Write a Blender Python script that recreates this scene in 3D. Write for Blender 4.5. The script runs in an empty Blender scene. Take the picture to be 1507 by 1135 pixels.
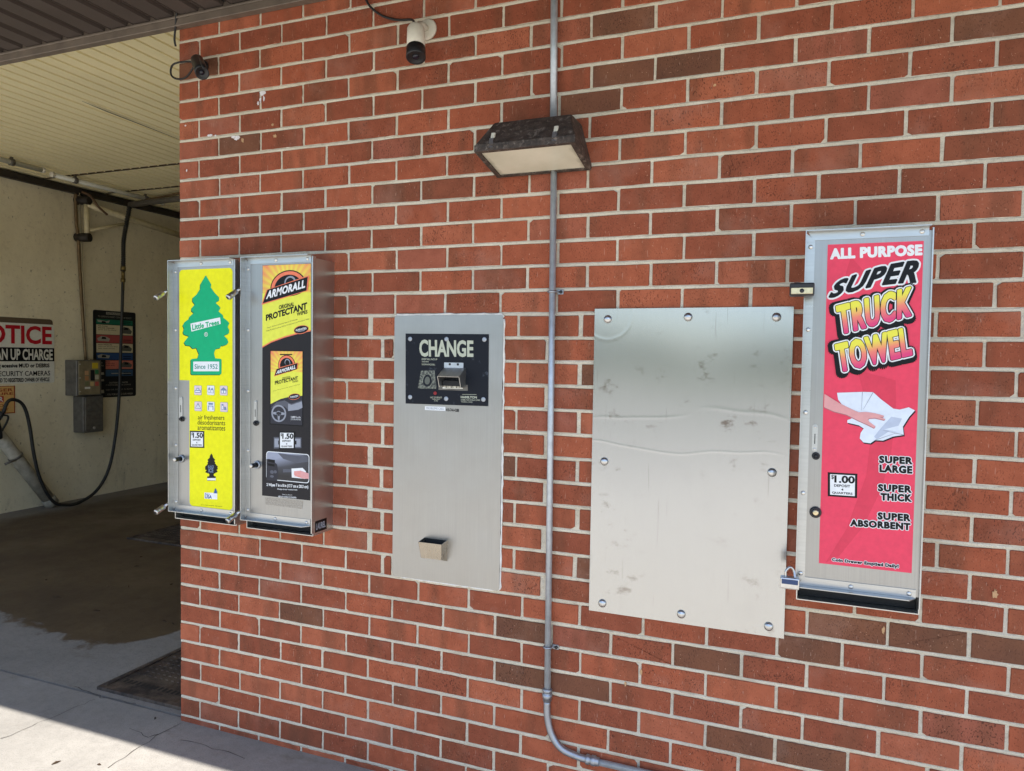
import bpy, bmesh, math, random
from mathutils import Vector, Matrix
from bpy_extras.object_utils import world_to_camera_view

random.seed(7)
R = math.radians
scene = bpy.context.scene
C = scene.collection

# ------------------------------------------------------------------ camera
cam_d = bpy.data.cameras.new('camera')
cam = bpy.data.objects.new('camera', cam_d)
C.objects.link(cam)
scene.camera = cam
cam_d.sensor_width = 36.0
cam_d.lens = 36.0 * 1050.0 / 1507.0
cam_d.clip_start = 0.05
cam_d.clip_end = 400.0
YAW, PITCH, ROLL = 0.3715, -0.0377, 0.0152
_f = Vector((-math.sin(YAW) * math.cos(PITCH), math.cos(YAW) * math.cos(PITCH), math.sin(PITCH)))
_r = Vector((math.cos(YAW), math.sin(YAW), 0.0))
_u = _r.cross(_f)
_r2 = _r * math.cos(ROLL) + _u * math.sin(ROLL)
_u2 = _u * math.cos(ROLL) - _r * math.sin(ROLL)
_m = Matrix((( _r2.x, _u2.x, -_f.x), (_r2.y, _u2.y, -_f.y), (_r2.z, _u2.z, -_f.z)))
cam.matrix_world = Matrix.Translation((2.3531, -2.2518, 1.5452)) @ _m.to_4x4()

# ------------------------------------------------------------------ world, sun, exposure
SUN = Vector((0.22, -0.445, 1.0)).normalized()          # towards the sun
world = bpy.data.worlds.new('World')
scene.world = world
world.use_nodes = True
wn = world.node_tree
for n in list(wn.nodes):
    wn.nodes.remove(n)
wo = wn.nodes.new('ShaderNodeOutputWorld')
wb = wn.nodes.new('ShaderNodeBackground')
ws = wn.nodes.new('ShaderNodeTexSky')
ws.sky_type = 'NISHITA'
ws.sun_disc = False
ws.sun_elevation = math.asin(SUN.z)
ws.sun_rotation = math.atan2(SUN.x, SUN.y)
wb.inputs['Strength'].default_value = 0.12
wn.links.new(ws.outputs[0], wb.inputs[0])
wn.links.new(wb.outputs[0], wo.inputs[0])
sd = bpy.data.lights.new('sun', 'SUN')
sd.energy = 4.3
sd.angle = R(0.5)
sd.color = (1.0, 0.95, 0.87)
sun = bpy.data.objects.new('sun', sd)
C.objects.link(sun)
sun.rotation_euler = (-SUN).to_track_quat('-Z', 'Y').to_euler()
sun.location = (0, -20, 40)
scene.view_settings.view_transform = 'Standard'
scene.view_settings.look = 'None'
scene.view_settings.gamma = 1.0
scene.view_settings.use_curve_mapping = False
scene.view_settings.exposure = 1.28

# ------------------------------------------------------------------ helpers
def srgb(r, g, b):
    def f(c):
        c /= 255.0
        return c / 12.92 if c <= 0.04045 else ((c + 0.055) / 1.055) ** 2.4
    return (f(r), f(g), f(b), 1.0)

class NT:
    """small node-tree writer"""
    def __init__(self, name):
        self.m = bpy.data.materials.new(name)
        self.m.use_nodes = True
        self.t = self.m.node_tree
        self.p = self.t.nodes['Principled BSDF']
    def n(self, kind, **kw):
        nd = self.t.nodes.new(kind)
        for k, v in kw.items():
            if k in nd.inputs.keys():
                nd.inputs[k].default_value = v
            else:
                setattr(nd, k, v)
        return nd
    def l(self, a, b):
        self.t.links.new(a, b)
    def geo(self, scale=(1, 1, 1)):
        g = self.n('ShaderNodeNewGeometry')
        mp = self.n('ShaderNodeMapping')
        mp.inputs['Scale'].default_value = scale
        self.l(g.outputs['Position'], mp.inputs['Vector'])
        return mp.outputs['Vector']
    def noise(self, vec, scale, detail=3.0, rough=0.55, out='Fac'):
        nd = self.n('ShaderNodeTexNoise')
        nd.inputs['Scale'].default_value = scale
        nd.inputs['Detail'].default_value = detail
        nd.inputs['Roughness'].default_value = rough
        self.l(vec, nd.inputs['Vector'])
        return nd.outputs[out]
    def ramp(self, fac, stops):
        nd = self.n('ShaderNodeValToRGB')
        el = nd.color_ramp.elements
        while len(el) < len(stops):
            el.new(0.5)
        for e, (p, c) in zip(el, stops):
            e.position = p
            e.color = c if len(c) == 4 else (*c, 1)
        self.l(fac, nd.inputs['Fac'])
        return nd.outputs['Color']
    def mask(self, fac, a, b):
        nd = self.n('ShaderNodeMapRange')
        nd.inputs['From Min'].default_value = a
        nd.inputs['From Max'].default_value = b
        self.l(fac, nd.inputs['Value'])
        return nd.outputs['Result']
    def mix(self, fac, a, b, blend='MIX'):
        nd = self.n('ShaderNodeMix', data_type='RGBA', blend_type=blend)
        for s, v in ((nd.inputs[0], fac), (nd.inputs[6], a), (nd.inputs[7], b)):
            if hasattr(v, 'is_linked'):
                self.l(v, s)
            elif isinstance(v, (int, float)):
                s.default_value = v
            else:
                s.default_value = v if len(v) == 4 else (*v, 1)
        return nd.outputs[2]
    def math(self, op, a, b=0.0):
        nd = self.n('ShaderNodeMath', operation=op)
        for s, v in ((nd.inputs[0], a), (nd.inputs[1], b)):
            if hasattr(v, 'is_linked'):
                self.l(v, s)
            else:
                s.default_value = v
        return nd.outputs[0]
    def bump(self, h, strength=0.3, dist=0.002, prev=None):
        nd = self.n('ShaderNodeBump')
        nd.inputs['Strength'].default_value = strength
        nd.inputs['Distance'].default_value = dist
        self.l(h, nd.inputs['Height'])
        if prev is not None:
            self.l(prev, nd.inputs['Normal'])
        return nd.outputs['Normal']
    def set(self, color=None, rough=None, metal=None, normal=None, spec=None):
        for nm, v in (('Base Color', color), ('Roughness', rough), ('Metallic', metal), ('Normal', normal), ('Specular IOR Level', spec)):
            if v is None:
                continue
            if hasattr(v, 'is_linked'):
                self.l(v, self.p.inputs[nm])
            else:
                self.p.inputs[nm].default_value = v
        return self.m

def plain(name, col, rough=0.5, metal=0.0, vary=0.12, scale=30.0, bump=0.0):
    t = NT(name)
    v = t.geo()
    nz = t.noise(v, scale, 4.0)
    k = t.mask(nz, 0.3, 0.7)
    dark = tuple(c * (1 - vary) for c in col[:3])
    lite = tuple(min(1.0, c * (1 + vary)) for c in col[:3])
    t.set(color=t.mix(k, dark, lite), rough=rough, metal=metal)
    if bump:
        t.set(normal=t.bump(t.noise(v, scale * 4, 5.0), bump, 0.001))
    return t.m

def ink(name, col, rough=0.38):
    m_ = plain(name, col, rough, 0.0, 0.05, 60.0)
    m_.node_tree.nodes['Principled BSDF'].inputs['Specular IOR Level'].default_value = 0.22
    return m_

# ------------------------------------------------------------------ mesh helpers (all in world coordinates)
def nb():
    return bmesh.new()

def box(bm, x0, x1, y0, y1, z0, z1, bev=0.0, seg=1):
    r = bmesh.ops.create_cube(bm, size=1.0)
    vs = r['verts']
    for v in vs:
        v.co = Vector(((x0 + x1) / 2 + v.co.x * (x1 - x0), (y0 + y1) / 2 + v.co.y * (y1 - y0), (z0 + z1) / 2 + v.co.z * (z1 - z0)))
    if bev:
        es = list({e for v in vs for e in v.link_edges})
        bmesh.ops.bevel(bm, geom=es, offset=bev, segments=seg, affect='EDGES', profile=0.5)

def hexa(bm, pts):
    """pts: 4 bottom (ccw from above), 4 top"""
    v = [bm.verts.new(p) for p in pts]
    fs = [(3, 2, 1, 0), (4, 5, 6, 7), (0, 1, 5, 4), (1, 2, 6, 5), (2, 3, 7, 6), (3, 0, 4, 7)]
    return [bm.faces.new([v[i] for i in f]) for f in fs]

def ring_frame(d):
    d = d.normalized()
    a = Vector((0, 0, 1)) if abs(d.z) < 0.9 else Vector((1, 0, 0))
    u = d.cross(a).normalized()
    return u, d.cross(u).normalized()

def tube(bm, path, r, seg=8, caps=True):
    path = [Vector(p) for p in path]
    rs = r if isinstance(r, (list, tuple)) else [r] * len(path)
    rings = []
    u0 = None
    for i, p in enumerate(path):
        d = (path[min(i + 1, len(path) - 1)] - path[max(i - 1, 0)]).normalized()
        if u0 is None:
            u, w = ring_frame(d)
        else:
            u = (u0 - d * u0.dot(d)).normalized()
            w = d.cross(u)
        u0 = u
        rings.append([bm.verts.new(p + (u * math.cos(2 * math.pi * k / seg) + w * math.sin(2 * math.pi * k / seg)) * rs[i]) for k in range(seg)])
    for a, b in zip(rings, rings[1:]):
        for k in range(seg):
            f = bm.faces.new((a[k], a[(k + 1) % seg], b[(k + 1) % seg], b[k]))
            f.smooth = True
    if caps:
        bm.faces.new(rings[0][::-1])
        bm.faces.new(rings[-1])

def cyl(bm, p0, p1, r, seg=14):
    tube(bm, [p0, p1], r, seg)

def lathe(bm, p, axis, prof, seg=16):
    """prof: list of (distance along axis, radius)"""
    p = Vector(p); axis = Vector(axis).normalized()
    u, w = ring_frame(axis)
    rings = []
    for t, r in prof:
        rings.append([bm.verts.new(p + axis * t + (u * math.cos(2 * math.pi * k / seg) + w * math.sin(2 * math.pi * k / seg)) * max(r, 1e-4)) for k in range(seg)])
    for a, b in zip(rings, rings[1:]):
        for k in range(seg):
            f = bm.faces.new((a[k], a[(k + 1) % seg], b[(k + 1) % seg], b[k]))
            f.smooth = True
    bm.faces.new(rings[0][::-1]); bm.faces.new(rings[-1])

def smooth_path(pts, n=6):
    pts = [Vector(p) for p in pts]
    out = []
    for i in range(len(pts) - 1):
        p0, p1, p2, p3 = pts[max(i - 1, 0)], pts[i], pts[i + 1], pts[min(i + 2, len(pts) - 1)]
        for k in range(n):
            t = k / n
            out.append(0.5 * ((2 * p1) + (p2 - p0) * t + (2 * p0 - 5 * p1 + 4 * p2 - p3) * t * t + (3 * p1 - p0 - 3 * p2 + p3) * t ** 3))
    out.append(pts[-1])
    return out

def area2(p):
    return sum(p[i][0] * p[(i + 1) % len(p)][1] - p[(i + 1) % len(p)][0] * p[i][1] for i in range(len(p)))

def put2(plane, d, a, b):
    """plane 'xz' (facing -y, at y=d) or 'yz' (facing +x, at x=d)"""
    return (a, d, b) if plane == 'xz' else (d, a, b)

def poly(bm, pts, d, plane='xz', thick=0.0):
    if area2(pts) < 0:
        pts = pts[::-1]
    f = bm.faces.new([bm.verts.new(put2(plane, d, a, b)) for a, b in pts])
    if thick:
        s = 1 if plane == 'xz' else -1
        off = Vector((0, thick * s, 0)) if plane == 'xz' else Vector((-thick, 0, 0))
        vs = list(f.verts)
        bk = [bm.verts.new(v.co + off) for v in vs]
        n = len(vs)
        for i in range(n):
            j = (i + 1) % n
            bm.faces.new((vs[i], bk[i], bk[j], vs[j]))
        bm.faces.new(bk[::-1])

def rrect(x0, x1, z0, z1, r, n=4):
    out = []
    for cx, cz, a0 in ((x1 - r, z0 + r, -90), (x1 - r, z1 - r, 0), (x0 + r, z1 - r, 90), (x0 + r, z0 + r, 180)):
        for k in range(n + 1):
            a = R(a0 + 90.0 * k / n)
            out.append((cx + r * math.cos(a), cz + r * math.sin(a)))
    return out

def ellipse(cx, cz, rx, rz, n=24, rot=0.0, a0=0.0, a1=360.0):
    out = []
    full = abs(a1 - a0) >= 360
    for k in range(n if full else n + 1):
        a = R(a0 + (a1 - a0) * k / n)
        x, z = rx * math.cos(a), rz * math.sin(a)
        out.append((cx + x * math.cos(rot) - z * math.sin(rot), cz + x * math.sin(rot) + z * math.cos(rot)))
    return out

def bilerp(q):
    """q: BL, BR, TR, TL"""
    def f(u, v):
        return tuple((q[0][i] * (1 - u) + q[1][i] * u) * (1 - v) + (q[3][i] * (1 - u) + q[2][i] * u) * v for i in (0, 1))
    return f

def rootpos(o):
    p = Vector((0, 0, 0))
    while o is not None:
        p += o.location
        o = o.parent
    return p

def link(o, parent):
    C.objects.link(o)
    if parent is not None:
        o.parent = parent
    return o

def obj(name, bm, mat, parent=None, recalc=False):
    if recalc:
        bmesh.ops.recalc_face_normals(bm, faces=bm.faces[:])
    if parent is not None:
        off = rootpos(parent)
        for v in bm.verts:
            v.co -= off
    me = bpy.data.meshes.new(name)
    bm.to_mesh(me)
    bm.free()
    me.materials.append(mat)
    return link(bpy.data.objects.new(name, me), parent)

def place(name, me, pos, parent, rot=None):
    o = bpy.data.objects.new(name, me)
    o.location = Vector(pos) - (rootpos(parent) if parent is not None else Vector((0, 0, 0)))
    if rot is not None:
        o.rotation_euler = rot
    return link(o, parent)

def shared(name, bm, mat):
    me = bpy.data.meshes.new(name)
    bm.to_mesh(me); bm.free()
    me.materials.append(mat)
    return me

def thing(name, label, cat, loc=(0, 0, 0), group=None):
    o = bpy.data.objects.new(name, None)
    o.empty_display_size = 0.1
    o.location = loc
    C.objects.link(o)
    return tag(o, label, cat, group)

def tag(o, label, cat, group=None):
    o['label'] = label
    o['category'] = cat
    if group:
        o['group'] = group
    return o

_tc = {}
def text2d(s, bold=0.0, spacing=1.0):
    key = (s, round(bold, 4), spacing)
    if key in _tc:
        return _tc[key]
    cu = bpy.data.curves.new('glyphs', 'FONT')
    cu.body = s
    cu.size = 1.0
    cu.offset = bold
    cu.space_character = spacing
    cu.resolution_u = 3
    o = bpy.data.objects.new('glyphs', cu)
    C.objects.link(o)
    dg = bpy.context.evaluated_depsgraph_get()
    me = o.evaluated_get(dg).to_mesh()
    vs = [(v.co.x, v.co.y) for v in me.vertices]
    fs = [tuple(p.vertices) for p in me.polygons]
    o.evaluated_get(dg).to_mesh_clear()
    bpy.data.objects.remove(o)
    bpy.data.curves.remove(cu)
    _tc[key] = (vs, fs)
    return vs, fs

def lettering(s, q, d, mat, parent, plane='xz', bold=0.0, warp=None, name='lettering', lines=None, shear=0.0, spacing=1.0, fat=0.0, fatn=10):
    """flat lettering fitted into the quad q = BL, BR, TR, TL; lines = [(s, q, bold), ...] joins several lines"""
    bm = nb()
    lay = bm.verts.layers.float.new('v')
    for s_, q_, b_ in (lines or [(s, q, bold)]):
        base, _ = text2d(s_, 0.0, spacing)
        xs = [p[0] for p in base]; ys = [p[1] for p in base]
        x0, x1, y0, y1 = min(xs), max(xs), min(ys), max(ys)
        vs, fs = text2d(s_, b_, spacing)
        f = bilerp(q_)
        nv = []
        for px, py in vs:
            u, v = (px - x0) / (x1 - x0), (py - y0) / max(1e-6, (y1 - y0))
            uu = u + shear * (v - 0.5)
            a, b = f(uu, v + (warp(u, v) if warp else 0.0))
            bv = bm.verts.new(put2(plane, d, a, b))
            bv[lay] = v
            nv.append(bv)
        for fc in fs:
            try:
                bm.faces.new([nv[i] for i in fc])
            except ValueError:
                pass
        if fat:      # heavier strokes: the glyph stamped round a small circle, each stamp a hair behind the last
            back = Vector((0, .000012, 0)) if plane == 'xz' else Vector((-.000012, 0, 0))
            for k in range(fatn):
                a = 2 * math.pi * k / fatn
                ca, sa = fat * math.cos(a), fat * math.sin(a)
                off = (Vector((ca, 0, sa)) if plane == 'xz' else Vector((0, ca, sa))) + back * (k + 1)
                sv = []
                for v_ in nv:
                    w_ = bm.verts.new(v_.co + off); w_[lay] = v_[lay]; sv.append(w_)
                for fc in fs:
                    try:
                        bm.faces.new([sv[i] for i in fc])
                    except ValueError:
                        pass
    return obj(name, bm, mat, parent)

def quadline(x0, x1, z0, z1):
    return [(x0, z0), (x1, z0), (x1, z1), (x0, z1)]

# measured positions in metres: print outlines as (x, z) on their faces, bay items as (y, z)
CRACKS = [([(-0.532, -0.393), (-0.518, -0.237), (-0.497, -0.05), (-0.487, -0.011)], 0.0016), ([(0.024, -0.364), (0.017, -0.22), (0.011, -0.101), (0.022, -0.014)], 0.0016), ([(-0.137, -0.129), (-0.068, -0.14), (-0.006, -0.159), (0.006, -0.12)], 0.0016), ([(-0.69, 0.045), (-0.477, 0.014), (-0.292, 0.031)], 0.0018), ([(0.123, -0.121), (0.24, -0.115), (0.361, -0.117), (0.451, -0.125)], 0.0018)]
RT = {13: [2.804], 14: [2.722], 15: [2.857], 16: [2.722, 2.923], 17: [2.839], 18: [2.71, 2.914], 19: [2.827], 20: [2.714, 2.919], 21: [2.826], 22: [2.709, 2.914], 23: [2.825], 24: [2.911], 25: [2.827], 26: [2.711, 2.912], 27: [2.42, 2.631, 2.83], 28: [2.517, 2.719, 2.923], 29: [2.423, 2.627, 2.829], 30: [2.519, 2.721, 2.926], 31: [2.416, 2.617, 2.822], 12: [2.512, 2.716], 11: [2.415, 2.62, 2.824], 10: [2.52, 2.722], 9: [2.429, 2.631, 2.834], 8: [2.537, 2.739], 7: [2.432, 2.636, 2.841], 6: [2.533, 2.735], 5: [2.436, 2.639, 2.843]}
BR = [(0.285, 2.372), (0.076, 2.698), (2.031, 2.447), (1.816, 2.459), (1.716, 2.375), (1.835, 2.593), (2.427, 0.694), (2.116, 0.621), (1.69, 0.468), (1.513, 0.472), (2.204, 0.381), (2.416, 0.396), (0.603, 0.539), (2.73, 0.777), (2.551, 0.768), (2.915, 0.775), (1.74, 1.478), (1.74, 1.478), (1.752, 0.865), (2.765, 2.425), (1.466, 1.193), (1.443, 0.614)]
D = {
't_poster':[(2.4382,1.8665),(2.6698,1.8688),(2.665,0.9941),(2.4414,0.9928)],
't_allp':[(2.4478,1.8294),(2.6632,1.8322),(2.6624,1.8569),(2.447,1.8552)],
't_super':[(2.4525,1.7263),(2.656,1.7653),(2.6621,1.8181),(2.4597,1.7666)],
't_truck':[(2.4738,1.6223),(2.6449,1.6706),(2.6455,1.7511),(2.462,1.7025)],
't_towel':[(2.4738,1.5199),(2.6514,1.5683),(2.641,1.6459),(2.462,1.5985)],
't_cloth':[(2.4732,1.4657),(2.5353,1.4701),(2.5613,1.47),(2.579,1.453),(2.6107,1.4278),(2.6256,1.426),(2.6464,1.4328),(2.6612,1.4255),(2.6482,1.4079),(2.6344,1.3811),(2.6372,1.3593),(2.612,1.3537),(2.5889,1.3416),(2.5696,1.3417),(2.559,1.3326),(2.5416,1.3341),(2.5325,1.3445),(2.5343,1.3592),(2.5415,1.3717),(2.5293,1.3796),(2.5005,1.3856),(2.5014,1.3929),(2.5112,1.397),(2.4994,1.4209),(2.4857,1.4351),(2.4765,1.447)],
't_hand':[(2.439,1.4617),(2.4767,1.4396),(2.5127,1.4215),(2.5282,1.4148),(2.5456,1.4167),(2.5673,1.414),(2.589,1.4082),(2.587,1.4045),(2.5773,1.4048),(2.5925,1.3995),(2.5893,1.3967),(2.5677,1.4015),(2.5548,1.4002),(2.5506,1.3969),(2.554,1.3905),(2.5695,1.3791),(2.5664,1.3742),(2.5466,1.3841),(2.5289,1.3918),(2.4976,1.4074),(2.4662,1.4147),(2.4401,1.4255)],
't_fold':[(2.5836,1.3762),(2.6061,1.4061),(2.6316,1.4024),(2.6238,1.383),(2.5901,1.3717),(2.6328,1.3643),(2.6031,1.3676),(2.5738,1.3444),(2.5671,1.3512)],
't_dark':[(2.5219,1.5281),(2.6138,1.5029),(2.6169,1.4308),(2.6088,1.3036),(2.5891,1.2109),(2.548,1.1058),(2.4919,1.0195),(2.4585,0.9968),(2.5067,1.0923),(2.552,1.2448),(2.5612,1.3738)],
't_dark2':[(2.4962,1.8331),(2.5608,1.7551),(2.4785,1.757)],
't_sl1':[(2.5828,1.2809),(2.6583,1.2824),(2.6577,1.3016),(2.5822,1.301)],
't_sl2':[(2.5844,1.2563),(2.6591,1.2576),(2.6584,1.2783),(2.5838,1.2768)],
't_st1':[(2.5824,1.2049),(2.6585,1.2066),(2.6579,1.2264),(2.5818,1.2246)],
't_st2':[(2.5892,1.1807),(2.6593,1.1826),(2.6586,1.203),(2.5886,1.2008)],
't_sa1':[(2.5839,1.1288),(2.6587,1.1306),(2.6581,1.1504),(2.5833,1.1486)],
't_sa2':[(2.5181,1.1041),(2.6595,1.1071),(2.6589,1.1264),(2.5175,1.1231)],
't_coin':[(2.4748,1.0015),(2.6359,1.0014),(2.6355,1.0124),(2.4745,1.0111)],
't_price':[(2.4584,1.181),(2.5312,1.1819),(2.5301,1.2481),(2.4565,1.2471)],
't_slot':[(2.4142,1.3019),(2.4283,1.3028),(2.4262,1.3769),(2.412,1.3762)],
't_btn':[(2.4252,1.29)],
't_lock':[(2.4288,1.1342)],
't_outer_in':[(2.4105,1.8843),(2.4376,0.9429)],
't_rail':[(2.3895,1.8983),(2.4108,1.8751),(2.6761,1.9106),(2.6745,0.9461),(2.379,0.9104)],
't_riv':[(2.3939,1.8647),(2.3935,1.6378),(2.3947,1.4127),(2.3959,1.1857),(2.397,0.9607),(2.529,1.8915),(2.6611,1.8956),(2.5282,0.934),(2.6606,0.9333)],
't_tray':[(2.3792,0.9027),(2.6835,0.9109),(2.6846,0.8783),(2.3799,0.8797)],
'a_poster':[(0.1253,1.8704),(0.3882,1.8649),(0.3956,0.9511),(0.1814,0.9488),(0.1757,1.4412),(0.1253,1.441)],
'a_tree':[(0.2593,1.8459),(0.2767,1.8229),(0.2862,1.8104),(0.2836,1.7994),(0.2899,1.7919),(0.3057,1.7752),(0.3241,1.7606),(0.3241,1.7483),(0.311,1.7432),(0.3083,1.7383),(0.3241,1.7279),(0.3309,1.7196),(0.3214,1.7075),(0.3423,1.693),(0.3449,1.6828),(0.3657,1.6705),(0.3735,1.6623),(0.3657,1.6481),(0.3735,1.6359),(0.3709,1.6237),(0.3475,1.6155),(0.3631,1.6033),(0.3694,1.5911),(0.3632,1.5829),(0.3423,1.5766),(0.3345,1.5778),(0.3293,1.5683),(0.3109,1.5653),(0.303,1.5578),(0.2993,1.5475),(0.3056,1.529),(0.3319,1.5273),(0.3361,1.5233),(0.336,1.472),(0.3292,1.4669),(0.1886,1.4638),(0.1837,1.4687),(0.1839,1.521),(0.1877,1.5244),(0.2175,1.5278),(0.2246,1.5445),(0.2176,1.5569),(0.2122,1.5673),(0.1932,1.565),(0.1796,1.5754),(0.1578,1.5773),(0.1496,1.5877),(0.1578,1.5982),(0.1743,1.6129),(0.1497,1.6192),(0.1442,1.6275),(0.1497,1.6422),(0.1432,1.6548),(0.1525,1.6673),(0.1744,1.6797),(0.1772,1.6881),(0.1989,1.7025),(0.187,1.7109),(0.1881,1.7213),(0.2044,1.7356),(0.1925,1.7482),(0.1936,1.7607),(0.2153,1.7748),(0.2314,1.7951),(0.2325,1.8116),(0.2448,1.8278)],
'a_lab':[(0.1879,1.6309),(0.3329,1.6604),(0.3293,1.685),(0.1826,1.6618)],
'a_lt':[(0.1934,1.6367),(0.324,1.6596),(0.3225,1.6748),(0.1923,1.6567)],
'a_r':[(0.2606,1.6202)],
'a_since':[(0.1968,1.4773),(0.325,1.48),(0.325,1.517),(0.1969,1.515)],
'a_sincet':[(0.2039,1.4867),(0.3177,1.4889),(0.3177,1.5066),(0.2039,1.5046)],
'a_ic':[(0.2192,1.4041),(0.2833,1.4061),(0.3464,1.407),(0.2203,1.3422),(0.2833,1.3437),(0.3476,1.3439)],
'a_t1':[(0.219,1.2912),(0.3493,1.2947),(0.3493,1.3125),(0.219,1.3088)],
'a_t2':[(0.2171,1.271),(0.3535,1.2743),(0.3535,1.293),(0.2172,1.2887)],
'a_t3':[(0.2171,1.2505),(0.3535,1.2541),(0.3535,1.2724),(0.2171,1.2682)],
'a_price':[(0.1778,1.1788),(0.2508,1.1817),(0.2509,1.2474),(0.178,1.2451)],
'a_bt':[(0.2537,1.0544),(0.3175,1.0593),(0.3176,1.1649),(0.2538,1.1609)],
'a_usa':[(0.2505,0.9847),(0.3145,0.9869),(0.3145,1.0116),(0.2506,1.0087)],
'a_fine':[(0.2351,0.957),(0.3386,0.9591),(0.3386,0.9638),(0.2351,0.9613)],
'a_slot':[(0.1249,1.2877),(0.1423,1.2885),(0.1426,1.3765),(0.1251,1.3759)],
'a_btn':[(0.1392,1.2894)],
'a_lock':[(0.1353,1.1329)],
'a_rail':[(0.0656,1.9107),(0.1075,1.8643),(0.1044,0.9418),(0.4059,1.9062),(0.4068,0.9091),(0.0795,0.907)],
'a_riv':[(0.1057,1.8618),(0.105,1.6366),(0.1042,1.4073),(0.1052,1.1848),(0.1045,0.9581),(0.2345,1.8917),(0.3671,1.8898),(0.2364,0.9351),(0.3706,0.9344)],
'b_poster':[(0.5217,1.8734),(0.7384,1.8762),(0.7521,1.0244),(0.5353,1.016)],
'b_curve':[(0.5275,1.5752),(0.5685,1.5943),(0.6306,1.6132),(0.6916,1.6273),(0.7457,1.6363)],
'b_band':[(0.5322,1.7349),(0.727,1.7781),(0.7327,1.8272),(0.5541,1.7841)],
'b_logo':[(0.5492,1.7514),(0.7197,1.7896),(0.722,1.8162),(0.5566,1.779)],
'b_arc':[(0.6452,1.7922),(0.7209,1.7905),(0.645,1.8495)],
'b_orig':[(0.6043,1.7118),(0.6718,1.7245),(0.6717,1.7379),(0.6042,1.7264)],
'b_prot':[(0.5462,1.6714),(0.7273,1.7124),(0.7272,1.7352),(0.5462,1.6921)],
'b_wipes':[(0.6841,1.6871),(0.7298,1.6966),(0.7298,1.709),(0.684,1.7)],
'b_l1':[(0.5495,1.6414),(0.6872,1.6731),(0.6871,1.6781),(0.5495,1.6465)],
'b_l2':[(0.5464,1.6297),(0.7377,1.6743),(0.7377,1.6793),(0.5463,1.6348)],
'b_badge':[(0.7037,1.6383),(0.7349,1.6422),(0.7036,1.6522)],
'b_pack':[(0.5694,1.2883),(0.7114,1.2951),(0.7071,1.5603),(0.5654,1.5588)],
'b_pcurve':[(0.5692,1.3639),(0.6129,1.3843),(0.6622,1.396),(0.7109,1.3992)],
'b_pslot':[(0.6092,1.5451),(0.6646,1.5458),(0.6646,1.5498),(0.6092,1.5491)],
'b_pband':[(0.5877,1.4693),(0.6862,1.4951),(0.6891,1.5166),(0.5969,1.4934)],
'b_plogo':[(0.5958,1.4756),(0.6801,1.4975),(0.6819,1.51),(0.6001,1.4884)],
'b_porig':[(0.6201,1.4559),(0.6576,1.4644),(0.6576,1.4709),(0.62,1.463)],
'b_pprot':[(0.5878,1.4359),(0.6894,1.4577),(0.6894,1.4692),(0.5877,1.449)],
'b_pwip':[(0.6651,1.4445),(0.6907,1.4492),(0.6906,1.4552),(0.665,1.451)],
'b_pline':[(0.5785,1.4102),(0.6986,1.4389),(0.6986,1.4419),(0.5785,1.4132)],
'b_pbadge':[(0.6745,1.3949),(0.6988,1.3988),(0.6744,1.405)],
'b_wheel':[(0.6056,1.3307),(0.6391,1.3321),(0.6055,1.3622)],
'b_dash':[(0.5705,1.3496),(0.5942,1.3709),(0.6315,1.3799),(0.647,1.3728),(0.6623,1.3684),(0.708,1.3826),(0.7111,1.3602),(0.693,1.352),(0.6471,1.3451),(0.6316,1.3571),(0.5943,1.3557)],
'b_dtext':[(0.6595,1.3078),(0.7023,1.3087),(0.7022,1.3238),(0.6595,1.3229)],
'b_price':[(0.6061,1.1984),(0.6784,1.2028),(0.6781,1.2673),(0.6059,1.2646)],
'b_strap':[(0.5823,1.1995),(0.7058,1.2085),(0.7056,1.2471),(0.5821,1.242)],
'b_pic':[(0.5479,1.0775),(0.7415,1.0863),(0.741,1.1916),(0.5476,1.1846)],
'b_pdash':[(0.5498,1.0792),(0.5984,1.0803),(0.6026,1.1165),(0.5982,1.1417),(0.5761,1.1556),(0.5496,1.159)],
'b_pcloth':[(0.6634,1.131),(0.7122,1.1369),(0.7274,1.1254),(0.7246,1.0976),(0.6648,1.0981)],
'b_phand':[(0.6757,1.1217),(0.7032,1.1262),(0.7395,1.1188),(0.7397,1.0987),(0.7124,1.0982),(0.6819,1.1045),(0.6745,1.1105)],
'b_w1':[(0.5499,1.055),(0.7368,1.0608),(0.7368,1.0749),(0.5498,1.0684)],
'b_w2':[(0.5985,1.0465),(0.6895,1.0509),(0.6895,1.057),(0.5985,1.0532)],
'b_w3':[(0.6223,1.0301),(0.6657,1.0317),(0.6657,1.0357),(0.6223,1.0342)],
'b_w4':[(0.6036,1.0203),(0.6854,1.0232),(0.6853,1.0283),(0.6036,1.0254)],
'b_slot':[(0.4918,1.2846),(0.5046,1.2852),(0.5044,1.3754),(0.4916,1.3749)],
'b_btn':[(0.5008,1.2902)],
'b_lock':[(0.5062,1.1341)],
'b_rail':[(0.4348,1.9127),(0.473,1.8736),(0.4747,0.9442),(0.7587,1.9053),(0.7702,0.9274),(0.449,0.9107)],
'b_riv':[(0.4635,1.8613),(0.4639,1.634),(0.4675,1.4129),(0.4694,1.1855),(0.4714,0.9593),(0.5943,1.8894),(0.7265,1.892),(0.6038,0.936),(0.7375,0.9365)],
'c_panel':[(1.0705,1.3783),(1.3915,1.3809),(1.3903,1.6272),(1.0677,1.629)],
'c_change':[(1.1267,1.5493),(1.3333,1.5506),(1.3325,1.6034),(1.125,1.6054)],
'c_s1':[(1.1343,1.5354),(1.1957,1.5356),(1.1957,1.5414),(1.1342,1.5417)],
'c_s2':[(1.1344,1.527),(1.1633,1.5272),(1.1632,1.5321),(1.1343,1.5321)],
'c_s3':[(1.1345,1.5167),(1.1882,1.5172),(1.1881,1.5228),(1.1344,1.5228)],
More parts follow.
